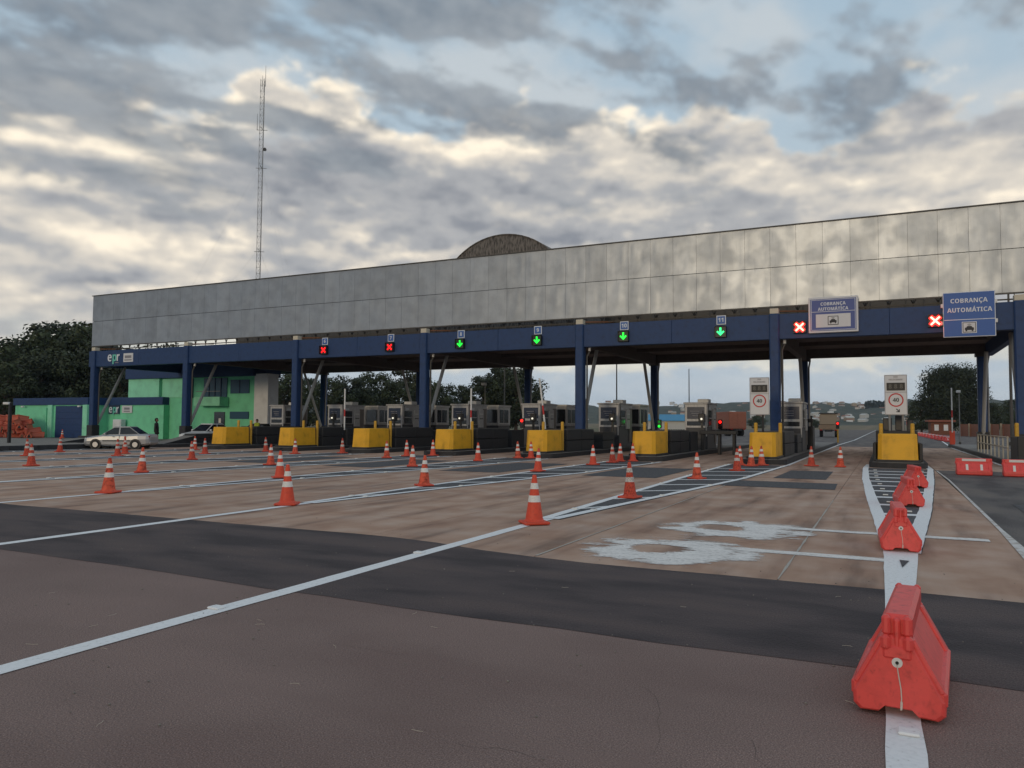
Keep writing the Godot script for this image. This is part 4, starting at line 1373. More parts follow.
var cones_set := 0
func put_cone(proto: Array, p: Array, lab: String, y := 0.006) -> void:
	var o: Node3D = proto[cones_set] if cones_set < 3 else dup(proto[rng.randi() % 3], Vector3.ZERO, 0, lab)
	cones_set += 1
	o.set_meta("label", lab)
	o.position = Vector3(p[0], y, p[1])
	o.rotation = Vector3(0, rng.randf_range(-0.8, 0.8), 0)
	var ln := Basis(Vector3(rng.randf_range(-1, 1), 0, rng.randf_range(-1, 1)).normalized(), rng.randf_range(0.0, 0.035))
	for c in o.get_children():
		if not String(c.name).begins_with("base"): c.transform.basis = ln
		c.scale *= Vector3(1, 1, 1)

func loft(mb: MB, a: PackedVector2Array, za: float, b: PackedVector2Array, zb: float) -> void:
	var area := 0.0
	for i in a.size(): area += a[i].cross(a[(i + 1) % a.size()])
	for i in a.size():
		var j := (i + 1) % a.size()
		var o := Vector3(a[j].y - a[i].y, a[i].x - a[j].x, 0) * signf(area)
		mb.face([Vector3(a[i].x, a[i].y, za), Vector3(a[j].x, a[j].y, za), Vector3(b[j].x, b[j].y, zb), Vector3(b[i].x, b[i].y, zb)], o + Vector3(0, 0, signf(zb - za) * 0.001))

func cap(mb: MB, a: PackedVector2Array, z: float, s: float) -> void:
	var idx := Geometry2D.triangulate_polygon(a)
	for i in range(0, idx.size(), 3):
		mb.face([Vector3(a[idx[i]].x, a[idx[i]].y, z), Vector3(a[idx[i + 1]].x, a[idx[i + 1]].y, z), Vector3(a[idx[i + 2]].x, a[idx[i + 2]].y, z)], Vector3(0, 0, s))

func barrier_shape(half: float) -> MB:
	# hollow plastic A-shaped block, length along Z
	var mb := MB.new()
	var pr := PackedVector2Array()
	for q in [[0.07, 0.035], [0.10, 0.004], [0.19, 0.0], [0.222, 0.03], [0.226, 0.10], [0.205, 0.145], [0.068, 0.405], [0.07, 0.43]]: pr.append(Vector2(q[0], q[1]))
	for i in range(pr.size() - 1, -1, -1): pr.append(Vector2(-pr[i].x, pr[i].y))
	var mid := Vector2(0, 0.17)
	var sm := PackedVector2Array()
	var sm2 := PackedVector2Array()
	for p in pr:
		sm.append(mid + (p - mid) * 0.965)
		sm2.append(mid + (p - mid) * 0.90)
	loft(mb, pr, -half + 0.035, pr, half - 0.035)
	for s in [-1.0, 1.0]:
		loft(mb, pr, s * (half - 0.035), sm, s * (half - 0.012))
		loft(mb, sm, s * (half - 0.012), sm2, s * half)
		cap(mb, sm2, s * half, s)
	return mb

func make_barrier(called: String, m: Material, detailed: bool) -> Node3D:
	var t := thing(called, "x", "barrier")
	var body := part(t, "body", barrier_shape(0.49), m)
	# slanted frame standing proud of both flanks
	var ang := atan2(0.137, 0.26)
	for s in [-1.0, 1.0]:
		var b := Basis(Vector3(0, 0, 1), s * ang)
		for z in [-0.43, 0.43]:
			var mb := MB.new()
			mb.rbox(Vector3(s * 0.138, 0.275, z), Vector3(0.03, 0.30, 0.10), 0.010, b)
			part(t, "flank_rib", mb, m)
		var mb := MB.new()
		mb.rbox(Vector3(s * 0.206, 0.115, 0), Vector3(0.05, 0.09, 0.95), 0.016)
		part(t, "foot_rail", mb, m)
	# top rail with the coupling lugs at both ends
	var tr := MB.new()
	tr.rbox(Vector3(0, 0.465, 0.0), Vector3(0.150, 0.125, 0.92), 0.022)
	part(t, "top_rail", tr, m)
	for s in [-1.0, 1.0]:
		var lg := MB.new()
		for x in [-0.051, 0.051]:
			lg.rbox(Vector3(x, 0.475, s * 0.478), Vector3(0.044, 0.105, 0.05), 0.014)
			lg.rbox(Vector3(x * 1.06, 0.385, s * 0.486), Vector3(0.052, 0.085, 0.06), 0.018)
		lg.rbox(Vector3(0, 0.43, s * 0.47), Vector3(0.036, 0.165, 0.05), 0.012)
		lg.rbox(Vector3(0, 0.335, s * 0.482), Vector3(0.145, 0.075, 0.04), 0.014)
		part(t, "coupling_lug", lg, m)
	if called == "stacked_barrier":
		for s in [-1.0, 1.0]:
			var oe := MB.new()
			oe.prism(PackedVector2Array([Vector2(-0.15, 0.06), Vector2(0.15, 0.06), Vector2(0.04, 0.31), Vector2(-0.04, 0.31)]), Transform3D.IDENTITY, s * 0.492 - 0.004, s * 0.492 + 0.004)
			part(t, "open_end", oe, M.rubber if m == M.barrier_old else M.rust)
	if detailed:
		var mb := MB.new()
		mb.tube(Vector3(0, 0.285, 0.485), Vector3(0, 0.285, 0.505), 0.026, 0.026, 20)
		var plug := part(t, "drain_plug", mb, M.white)
		mb = MB.new()
		mb.tube(Vector3(0, 0.285, 0.505), Vector3(0, 0.285, 0.512), 0.009, 0.008, 10)
		part(plug, "plug_hole", mb, M.rubber)
		mb = MB.new()
		mb.path([Vector3(0.0, 0.275, 0.515), Vector3(0.006, 0.22, 0.505), Vector3(0.016, 0.15, 0.502), Vector3(0.018, 0.10, 0.502), Vector3(0.014, 0.04, 0.504)], 0.0032, 5)
		mb.tube(Vector3(0.018, 0.085, 0.506), Vector3(0.016, 0.045, 0.506), 0.007, 0.006, 6)
		part(t, "string", mb, M.string)
	return t

func build_barriers() -> void:
	var line := "red barriers along the line to the right crash block"
	var b := make_barrier("plastic_barrier", M.barrier, true)
	b.position = Vector3(0.075, 0.008, -5.12)
	b.rotation.y = -0.08
	tag(b, "large red plastic barrier standing nearest in the foreground", "barrier", line)
	dup(b, Vector3(0.13, 0.012, -11.1), 0.04, "red plastic barrier second nearest on the white line", line)
	dup(b, Vector3(0.38, 0.012, -17.1), 0.10, "red plastic barrier third nearest on the hatched nose", line)
	dup(b, Vector3(0.64, 0.012, -22.2), 0.16, "red plastic barrier fourth nearest close to the yellow block", line)
	var c := make_barrier("plastic_barrier", M.barrier, false)
	for x in [-0.2, 0.2]:
		var m := MB.new()
		m.box(Vector3(0.158, 0.24, x), Vector3(0.016, 0.22, 0.07), Basis(Vector3(0, 0, 1), 0.485))
		part(c, "white_reflector", m, M.white)
	pbox(c, "white_strip", Vector3(0.078, 0.475, 0.0), Vector3(0.012, 0.075, 0.66), M.white, 0.004)
	c.position = Vector3(2.52, 0.002, -28.6)
	c.rotation.y = -PI / 2 + 0.03
	tag(c, "red barrier with white reflectors across the right lane, whole in view", "barrier", "red barriers across the right lane")
	dup(c, Vector3(3.78, 0.002, -28.4), -PI / 2 - 0.02, "red barrier with white reflectors cut by the right edge", "red barriers across the right lane")
	for i in 11:
		var t := i / 10.0
		dup(c, Vector3(lerpf(5.72, 4.95, t), 0.0, lerpf(-88.0, -150.0, pow(t, 1.3))), -PI / 2 + 0.35, "red barrier in the far row leading to the big tree", "far row of red barriers")
	# heap beside the low building
	rng.seed = 717
	var old := make_barrier("stacked_barrier", M.barrier_old, false)
	var old2 := make_barrier("stacked_barrier", M.barrier_old_b, false)
	var n := 0
	for lv in 5:
		var cnt := 11 - lv * 2
		for i in cnt:
			for d in 2:
				var o: Node3D = old if n == 0 else (old2 if n == 1 else ((old if rng.randf() < 0.6 else old2).duplicate()))
				if n > 1:
					o.name = numbered("stacked_barrier")
					add_child(o)
				n += 1
				o.position = Vector3(-75.2 + (i + lv) * 0.72 + rng.randf_range(-0.14, 0.14), 0.02 + lv * 0.37, -43.2 + d * 0.85 + rng.randf_range(-0.2, 0.2))
				o.rotation = Vector3(0.0 if lv == 0 else rng.randf_range(-0.25, 0.25), rng.randf_range(-0.8, 0.8) + (PI / 2 if rng.randf() < 0.35 else 0.0), 0.0 if lv == 0 else rng.randf_range(-0.5, 0.5))
				tag(o, "faded orange barrier in the heap beside the low green building", "barrier", "orange barriers heaped by the building")

# ---------------------------------------------------------------- buildings
func build_buildings() -> void:
	var yard := MB.new()
	yard.face([Vector3(-130, -0.005, -6), Vector3(-41.6, -0.005, -6), Vector3(-41.6, -0.005, -75), Vector3(-130, -0.005, -75)], Vector3.UP)
	struct("yard", yard, M.pavement)
	var pv := MB.new()
	pv.rbox(Vector3(-43.2, 0.115, -21.0), Vector3(5.6, 0.25, 18.0), 0.02)
	var pave: MeshInstance3D = struct("pavement", pv, M.pavement)
	for i in 12:
		pbox(pave, "kerb_stone", Vector3(-40.31, 0.12, -12.75 - i * 1.5), Vector3(0.16, 0.27, 1.485), M.kerb, 0.02)
	# low building
	var t := thing("service_building", "low green building with a navy parapet and garage door", "building", Vector3(0, 0, -45))
	pbox(t, "wall", Vector3(-69.5, 1.5, -4.5), Vector3(10.6, 3.0, 9.0), M.green_wall, 0.01)
	pbox(t, "wall", Vector3(-60.5, 1.5, -2.3), Vector3(7.38, 3.0, 0.8), M.green_wall, 0.01)
	pbox(t, "parapet", Vector3(-69.5, 3.32, -4.5), Vector3(10.9, 0.66, 9.3), M.blue, 0.02)
	pbox(t, "parapet", Vector3(-60.45, 3.345, -2.25), Vector3(7.18, 0.69, 0.9), M.blue, 0.02)
	var d := pbox(t, "garage_door", Vector3(-66.6, 1.45, 0.03), Vector3(4.1, 2.9, 0.08), M.blue, 0.01)
	for i in 5:
		pbox(d, "door_panel", Vector3(0, -1.14 + i * 0.57, 0.05), Vector3(3.95, 0.54, 0.03), M.blue, 0.01)
	for x in [-69.3, -64.35]:
		pbox(t, "pilaster", Vector3(x, 1.5, 0.1), Vector3(0.62, 2.98, 0.22), M.green_pale, 0.01)
	pbox(t, "downpipe", Vector3(-69.9, 1.4, 0.12), Vector3(0.14, 2.7, 0.14), M.green_wall, 0.02)
	for x in [-65.0, -73.2]:
		pbox(t, "wall_lamp", Vector3(x, 2.85, 0.3), Vector3(0.28, 0.14, 0.2), M.white, 0.02)
	var cab := thing("wall_cabinet", "pale grey cabinet on the low green wall above the silver car", "cabinet", Vector3(-62.0, 0, -46.5))
	pbox(cab, "box", Vector3(0, 0.95, 0), Vector3(1.1, 1.5, 0.5), M.white_wall, 0.03)
	pbox(cab, "door", Vector3(0, 0.95, 0.26), Vector3(0.98, 1.36, 0.03), M.white_wall, 0.01)
	pbox(cab, "foot", Vector3(0, 0.1, 0), Vector3(1.0, 0.2, 0.44), M.steel_dark)
	# two-storey building
	var b := thing("office_building", "two storey mint green office with a navy roof band and balcony", "building", Vector3(0, 0, -47.5))
	pbox(b, "wall", Vector3(-52.3, 3.2, -1.2), Vector3(11.1, 6.4, 2.4), M.green_wall, 0.01)
	pbox(b, "wing_wall", Vector3(-59.85, 3.2, -0.9), Vector3(4.0, 6.4, 2.4), M.green_pale, 0.01)
	pbox(b, "roof_band", Vector3(-54.3, 6.1, -1.1), Vector3(15.5, 1.5, 3.2), M.blue, 0.02)
	pbox(b, "upper_panel", Vector3(-56.3, 4.5, 0.03), Vector3(2.8, 1.7, 0.06), M.green_pale, 0.005)
	var w := pbox(b, "balcony_window", Vector3(-51.25, 4.4, 0.04), Vector3(2.7, 1.75, 0.08), M.glass_blue, 0.01)
	for x in [-0.7, 0.0, 0.7]:
		pbox(w, "window_bar", Vector3(x, 0, 0.06), Vector3(0.08, 1.75, 0.05), M.blue_dark)
	pbox(w, "rail", Vector3(0, -0.3, 0.8), Vector3(2.8, 0.05, 0.05), M.steel)
	pbox(b, "balcony", Vector3(-51.2, 3.25, 0.52), Vector3(3.0, 0.76, 1.0), M.green_pale, 0.02)
	var w2 := pbox(b, "window", Vector3(-48.45, 4.5, 0.04), Vector3(2.1, 1.15, 0.08), M.glass_blue, 0.01)
	pbox(w2, "window_bar", Vector3(0, 0, 0.05), Vector3(0.08, 1.15, 0.04), M.blue_dark)
	pbox(b, "window", Vector3(-54.2, 4.45, 0.04), Vector3(0.6, 1.7, 0.08), M.glass_blue, 0.01)
	pbox(b, "window", Vector3(-48.45, 2.1, 0.04), Vector3(2.1, 0.6, 0.08), M.glass_blue, 0.01)
	var dr := pbox(b, "door", Vector3(-50.7, 1.19, 0.04), Vector3(1.2, 2.38, 0.08), M.glass, 0.01)
	pbox(dr, "notice", Vector3(0.1, 0.45, 0.05), Vector3(0.26, 0.4, 0.02), M.white)
	var ww := thing("white_wall", "tall white end wall right of the mint green office", "wall", Vector3(-45.95, 0, -47.3))
	pbox(ww, "slab", Vector3(0, 2.7, -0.6), Vector3(1.5, 5.4, 1.2), M.white_wall, 0.01)
	pbox(ww, "coping", Vector3(0.1, 5.45, -0.6), Vector3(1.3, 0.12, 1.3), M.white_wall, 0.01)
	# hut, walls and sheds far behind
	var h := thing("roadside_hut", "small brick hut with a flat red roof under the big tree", "hut", Vector3(9.0, 0, -160.5), 0.1)
	pbox(h, "wall", Vector3(0, 1.15, 0), Vector3(3.4, 2.3, 3.0), M.brick_wall, 0.01)
	pbox(h, "roof", Vector3(0, 2.5, 0.2), Vector3(4.4, 0.35, 3.8), M.roof_red, 0.03)
	for x in [-0.8, 0.7]:
		pbox(h, "window", Vector3(x, 1.3, 1.52), Vector3(0.7, 1.1, 0.06), M.white_wall, 0.01)
	var fw := thing("brown_wall", "long red brown wall beside the road right of the big tree", "wall", Vector3(0, 0, 0))
	for i in 12:
		var p := Vector3(10.5, 0, -140.0).lerp(Vector3(24.0, 0, -112.0), (i + 0.5) / 12.0)
		var o := pbox(fw, "wall_panel", p + Vector3(0, 0.95, 0), Vector3(2.55, 1.9, 0.2), M.brick_wall, 0.02)
		o.rotation.y = atan2(28.0, 13.5) 
		pbox(fw, "pier", p + Vector3(0.6, 1.0, 1.2), Vector3(0.24, 2.0, 0.24), M.far_tan, 0.02)
	var sh := thing("blue_shed", "long low shed with a bright blue roof beyond lane 10", "shed", Vector3(-67.3, 0, -256.8), 0.3)
	pbox(sh, "wall", Vector3(0, 1.4, 0), Vector3(17, 2.8, 9), M.far_white, 0.02)
	var rf := MB.new()
	rf.prism(PackedVector2Array([Vector2(-5.4, 2.8), Vector2(5.4, 2.8), Vector2(0, 5.0)]), Transform3D(Basis(Vector3.UP, PI / 2), Vector3.ZERO), -9.0, 9.0)
	part(sh, "roof", rf, M.far_blue)
	var fe := thing("picket_fence", "white picket fence in front of the blue roofed shed", "fence", Vector3(-33.5, 0, -119.0), 0.25)
	for i in 18:
		pbox(fe, "picket", Vector3(i * 0.38, 0.75, 0), Vector3(0.1, 1.5, 0.04), M.far_white)
	for y in [0.5, 1.2]:
		pbox(fe, "rail", Vector3(3.2, y, -0.05), Vector3(6.9, 0.08, 0.04), M.far_white)

# ---------------------------------------------------------------- mast and poles
func build_mast() -> void:
	var t := thing("radio_mast", "tall thin lattice radio mast behind the left part of the canopy", "mast", Vector3(-67.35, 0, -68.5))
	var H := 43.2
	var r := 0.30
	var leg := []
	for k in 3:
		var a := TAU * k / 3 + 0.4
		leg.append(Vector3(cos(a) * r, 0, sin(a) * r))
		var mb := MB.new()
		mb.tube(leg[k], leg[k] + Vector3(0, H, 0), 0.028, 0.024, 6)
		part(t, "mast_leg", mb, M.steel)
	var n := 58
	for i in n:
		var y := H * i / n
		var mb := MB.new()
		for k in 3:
			var a: Vector3 = leg[k]
			var b: Vector3 = leg[(k + 1) % 3]
			mb.tube(a + Vector3(0, y, 0), b + Vector3(0, y, 0), 0.014, 0.014, 4)
			mb.tube((a if i % 2 == 0 else b) + Vector3(0, y, 0), (b if i % 2 == 0 else a) + Vector3(0, y + H / n, 0), 0.014, 0.014, 4)
		part(t, "lattice_bay", mb, M.steel)
	for q in [[32.2, 0.55], [22.0, 0.5], [8.0, 0.5], [36.9, 0.55]]:
		var mb := MB.new()
		mb.tube(Vector3(-q[1], q[0], q[1] * 0.6), Vector3(q[1], q[0], -q[1] * 0.6), 0.03, 0.03, 5)
		mb.tube(Vector3(-q[1] * 0.6, q[0] + 0.15, -q[1]), Vector3(q[1] * 0.6, q[0] + 0.15, q[1]), 0.03, 0.03, 5)
		part(t, "guy_bracket", mb, M.steel_dark)
	for q in [[-0.5, 36.9, 2.0, 0.3], [0.28, 42.3, 2.6, -0.1], [-0.1, 42.3, 1.4, 0.0]]:
		var mb := MB.new()
		mb.tube(Vector3(q[0], q[1], q[3]), Vector3(q[0], q[1] + q[2], q[3]), 0.035, 0.02, 5)
		part(t, "aerial", mb, M.steel)
	var dsh := MB.new()
	dsh.tube(Vector3(0.3, 34.4, 0), Vector3(0.62, 34.4, 0.1), 0.10, 0.22, 14)
	part(t, "dish", dsh, M.steel_dark)
	for k in 3:
		for y in [8.0, 22.0, 32.2]:
			var a := TAU * k / 3 + 0.4
			var mb := MB.new()
			mb.tube(Vector3(cos(a) * 0.3, y, sin(a) * 0.3), Vector3(cos(a) * 16.0, 0.2, sin(a) * 16.0), 0.004, 0.004, 4)
			part(t, "guy_wire", mb, M.steel_dark)
	var poles := [[-26.3, -80.0, 13.0, "dark lamp pole rising behind lane 10", 0.09, false], [-18.4, -80.0, 7.4, "dark short pole behind lane 11 above the booth", 0.07, false], [9.4, -75.0, 13.0, "black lamp pole right of the big tree", 0.13, false], [-40.3, -80.6, 12.5, "grey lamp pole behind lane 9 before the trees", 0.10, false], [5.4, -71.5, 4.3, "thin pole with a white lamp before the big tree", 0.05, true], [-26.6, -50.0, 4.4, "pale pole with a white lamp behind lane 8", 0.05, true]]
	for p in poles:
		var o := thing("lamp_pole", p[3], "pole", Vector3(p[0], 0, p[1]), 0, "poles behind the canopy")
		var mb := MB.new()
		mb.tube(Vector3.ZERO, Vector3(0, p[2], 0), p[4], p[4] * 0.6, 8)
		part(o, "shaft", mb, M.steel_dark if not p[5] else M.steel)
		mb = MB.new()
		mb.tube(Vector3.ZERO, Vector3(0, 0.3, 0), p[4] * 2.0, p[4] * 1.8, 8)
		part(o, "foot", mb, M.steel_dark)
		if p[5]:
			pbox(o, "lamp_head", Vector3(-0.05, p[2] + 0.06, 0.1), Vector3(0.3, 0.2, 0.4), M.white, 0.03)
		elif p[2] > 10.0:
			pbox(o, "lamp_head", Vector3(0.0, p[2] + 0.05, 0.5), Vector3(0.3, 0.12, 1.0), M.steel_dark, 0.03)
	var pk := thing("black_post", "black post with a camera in front of the orange barrier heap", "post", Vector3(-46.2, 0.0, -27.5))
	pbox(pk, "post", Vector3(0, 1.3, 0), Vector3(0.16, 2.6, 0.16), M.black_plastic, 0.02)
	pbox(pk, "camera", Vector3(-0.2, 2.55, 0.1), Vector3(0.5, 0.14, 0.16), M.white, 0.02)

# ---------------------------------------------------------------- vehicles
func make_sedan(paint: Material) -> Node3D:
	# nose towards +Z, origin on the ground under the middle
	var t := thing("parked_car", "x", "car")
	var hw := 0.80
	# lower body: stations along z with (z, bottom, top, half width)
	var st := [[2.02, 0.30, 0.56, 0.60], [1.98, 0.22, 0.66, 0.70], [1.80, 0.20, 0.74, 0.775], [1.3, 0.19, 0.82, hw], [0.85, 0.19, 0.89, hw], [0.0, 0.19, 0.90, hw], [-0.9, 0.19, 0.91, hw], [-1.35, 0.20, 0.94, hw], [-1.85, 0.24, 0.93, 0.765], [-2.02, 0.30, 0.88, 0.71], [-2.06, 0.36, 0.74, 0.66]]
	var ring := func(s: Array) -> PackedVector2Array:
		var b: float = s[1]
		var tp: float = s[2]
		var w: float = s[3]
		return PackedVector2Array([Vector2(w * 0.82, b), Vector2(w * 0.97, b + 0.10), Vector2(w, lerpf(b, tp, 0.55)), Vector2(w * 0.96, lerpf(b, tp, 0.86)), Vector2(w * 0.84, tp), Vector2(0, tp + 0.025), Vector2(-w * 0.84, tp), Vector2(-w * 0.96, lerpf(b, tp, 0.86)), Vector2(-w, lerpf(b, tp, 0.55)), Vector2(-w * 0.97, b + 0.10), Vector2(-w * 0.82, b)])
	var mb := MB.new()
	for i in st.size() - 1:
		loft(mb, ring.call(st[i]), st[i][0], ring.call(st[i + 1]), st[i + 1][0])
	cap(mb, ring.call(st[0]), st[0][0], 1.0)
	cap(mb, ring.call(st[-1]), st[-1][0], -1.0)
	part(t, "body", mb, paint)
	# greenhouse: pillars and roof in paint, panes in glass
	var gl := [Vector2(0.95, 0.88), Vector2(0.22, 1.36), Vector2(-0.75, 1.39), Vector2(-1.42, 0.93)]
	var wb := [0.68, 0.54, 0.54, 0.66]
	mb = MB.new()
	var L := []
	var Rr := []
	for i in 4:
		L.append(Vector3(-wb[i], gl[i].y, gl[i].x))
		Rr.append(Vector3(wb[i], gl[i].y, gl[i].x))
	for i in 3:
		mb.face([L[i], Rr[i], Rr[i + 1], L[i + 1]], Vector3(0, 1, 0.3 * (1 - i)))
	mb.face([L[0], L[1], L[2], L[3]], Vector3(-1, 0.2, 0))
	mb.face([Rr[0], Rr[1], Rr[2], Rr[3]], Vector3(1, 0.2, 0))
	mb.rbox(Vector3(0, 1.39, -0.27), Vector3(1.06, 0.06, 0.98), 0.025)
	part(t, "cabin", mb, paint)
	var pane := func(called: String, pts: Array, out: Vector3) -> void:
		var c := Vector3.ZERO
		for p in pts: c += p
		c /= pts.size()
		var q := []
		for p in pts: q.append(p + (c - p) * 0.09 + out.normalized() * 0.012)
		var m := MB.new()
		m.face(q, out)
		part(t, called, m, M.glass)
	pane.call("windscreen", [L[0], Rr[0], Rr[1], L[1]], Vector3(0, 0.73, 0.48))
	pane.call("rear_window", [L[2], Rr[2], Rr[3], L[3]], Vector3(0, 0.67, -0.46))
	for S in [[L, -1.0], [Rr, 1.0]]:
		var P: Array = S[0]
		var lo_f: Vector3 = P[0]
		var lo_r: Vector3 = P[3]
		var mlo := lo_f.lerp(lo_r, 0.47)
		var mhi: Vector3 = P[1].lerp(P[2], 0.38)
		pane.call("front_side_window", [lo_f, P[1], mhi, mlo], Vector3(S[1], 0.3, 0))
		pane.call("rear_side_window", [mlo, mhi, P[2], lo_r], Vector3(S[1], 0.3, 0))
		for z in [0.12, -0.62]:
			pbox(t, "door_handle", Vector3(S[1] * 0.80, 0.77, z), Vector3(0.03, 0.03, 0.16), M.black_plastic, 0.008)
		pbox(t, "side_moulding", Vector3(S[1] * 0.80, 0.52, -0.05), Vector3(0.03, 0.06, 1.7), M.cloth_grey, 0.008)
		pbox(t, "door_gap", Vector3(S[1] * 0.792, 0.56, -0.22), Vector3(0.02, 0.62, 0.015), M.black_plastic)
		pbox(t, "mirror", Vector3(S[1] * 0.80, 0.97, 0.66), Vector3(0.18, 0.11, 0.09), paint, 0.025)
		pbox(t, "headlight", Vector3(S[1] * 0.52, 0.62, 1.93), Vector3(0.34, 0.16, 0.10), M.lens, 0.03)
		pbox(t, "tail_light", Vector3(S[1] * 0.56, 0.74, -2.0), Vector3(0.26, 0.22, 0.08), M.lens_red, 0.02)
		for z in [1.24, -1.22]:
			var m := MB.new()
			m.tube(Vector3(S[1] * 0.60, 0.30, z), Vector3(S[1] * 0.812, 0.30, z), 0.345, 0.345, 20)
			part(t, "wheel_arch", m, M.black_plastic)
			m = MB.new()
			m.tube(Vector3(S[1] * 0.62, 0.285, z), Vector3(S[1] * 0.822, 0.285, z), 0.285, 0.275, 22)
			var wl := part(t, "wheel", m, M.tyre)
			m = MB.new()
			m.tube(Vector3(S[1] * 0.80, 0.285, z), Vector3(S[1] * 0.832, 0.285, z), 0.185, 0.165, 18)
			part(wl, "rim", m, M.rim)
	pbox(t, "bumper", Vector3(0, 0.40, 1.99), Vector3(1.28, 0.17, 0.12), paint, 0.04)
	pbox(t, "grille", Vector3(0, 0.60, 2.005), Vector3(0.56, 0.10, 0.06), M.black_plastic, 0.015)
	pbox(t, "number_plate", Vector3(0, 0.40, 2.055), Vector3(0.4, 0.12, 0.012), M.white_sign)
	pbox(t, "bumper", Vector3(0, 0.42, -2.04), Vector3(1.3, 0.18, 0.12), paint, 0.04)
	return t

func make_truck(label: String, box_mat: Material, at: Vector3, turn: float, open_bed: bool) -> void:
	var t := thing("truck", label, "truck", at, turn)
	pbox(t, "chassis", Vector3(0, 0.85, 0.3), Vector3(0.9, 0.25, 7.2), M.black, 0.02)
	if open_bed:
		pbox(t, "cargo_bed", Vector3(0, 1.3, 1.2), Vector3(2.4, 0.6, 4.6), box_mat, 0.03)
		pbox(t, "load", Vector3(0, 2.35, 1.2), Vector3(2.2, 1.5, 4.2), M.far_tan, 0.15)
		pbox(t, "tarpaulin_bow", Vector3(0, 3.18, 1.2), Vector3(2.36, 0.1, 4.5), M.steel_dark, 0.03)
	else:
		pbox(t, "cargo_box", Vector3(0, 2.2, 1.0), Vector3(2.5, 2.4, 5.0), box_mat, 0.04)
		for x in [-0.63, 0.63]:
			pbox(t, "rear_door", Vector3(x, 2.2, 3.52), Vector3(1.2, 2.25, 0.05), box_mat, 0.02)
	pbox(t, "cab", Vector3(0, 1.75, -2.6), Vector3(2.2, 1.9, 1.7), M.car_white, 0.12)
	pbox(t, "windscreen", Vector3(0, 2.15, -3.46), Vector3(1.9, 0.75, 0.04), M.glass, 0.01)
	for x in [-0.9, 0.9]:
		pbox(t, "tail_light", Vector3(x, 0.95, 3.6), Vector3(0.3, 0.14, 0.08), M.lens_red, 0.02)
		for z in [-2.4, 1.6, 2.6]:
			var m := MB.new()
			m.tube(Vector3(x * 0.85, 0.5, z), Vector3(x * 1.22, 0.5, z), 0.5, 0.48, 18)
			var w := part(t, "wheel", m, M.tyre)
			m = MB.new()
			m.tube(Vector3(x * 1.2, 0.5, z), Vector3(x * 1.235, 0.5, z), 0.26, 0.24, 14)
			part(w, "rim", m, M.rim)

func build_vehicles() -> void:
	var s := make_sedan(M.silver)
	s.position = Vector3(-38.7, 0, -29.2)
	s.scale = Vector3.ONE * 0.88
	s.rotation.y = deg_to_rad(-62)
	tag(s, "silver four door car parked beside the black kerb", "car", "parked cars")
	var w := make_sedan(M.car_white)
	w.position = Vector3(-42.0, 0, -38.4)
	w.rotation.y = deg_to_rad(4)
	tag(w, "white car half hidden behind the leftmost crash block", "car", "parked cars")
	var d := make_sedan(M.car_dark)
	d.position = Vector3(-43.6, 0, -45.2)
	d.rotation.y = deg_to_rad(100)
	tag(d, "dark car behind the leftmost yellow bollards", "car", "parked cars")
	make_truck("orange box truck beyond lane 11 seen left of the speed sign", M.truck_orange, Vector3(-20.3, 0, -112.6), 0.55, false)
	make_truck("tan loaded truck driving away beyond the automatic lane", M.truck_tan, Vector3(-7.0, 0, -113.6), 0.05, true)

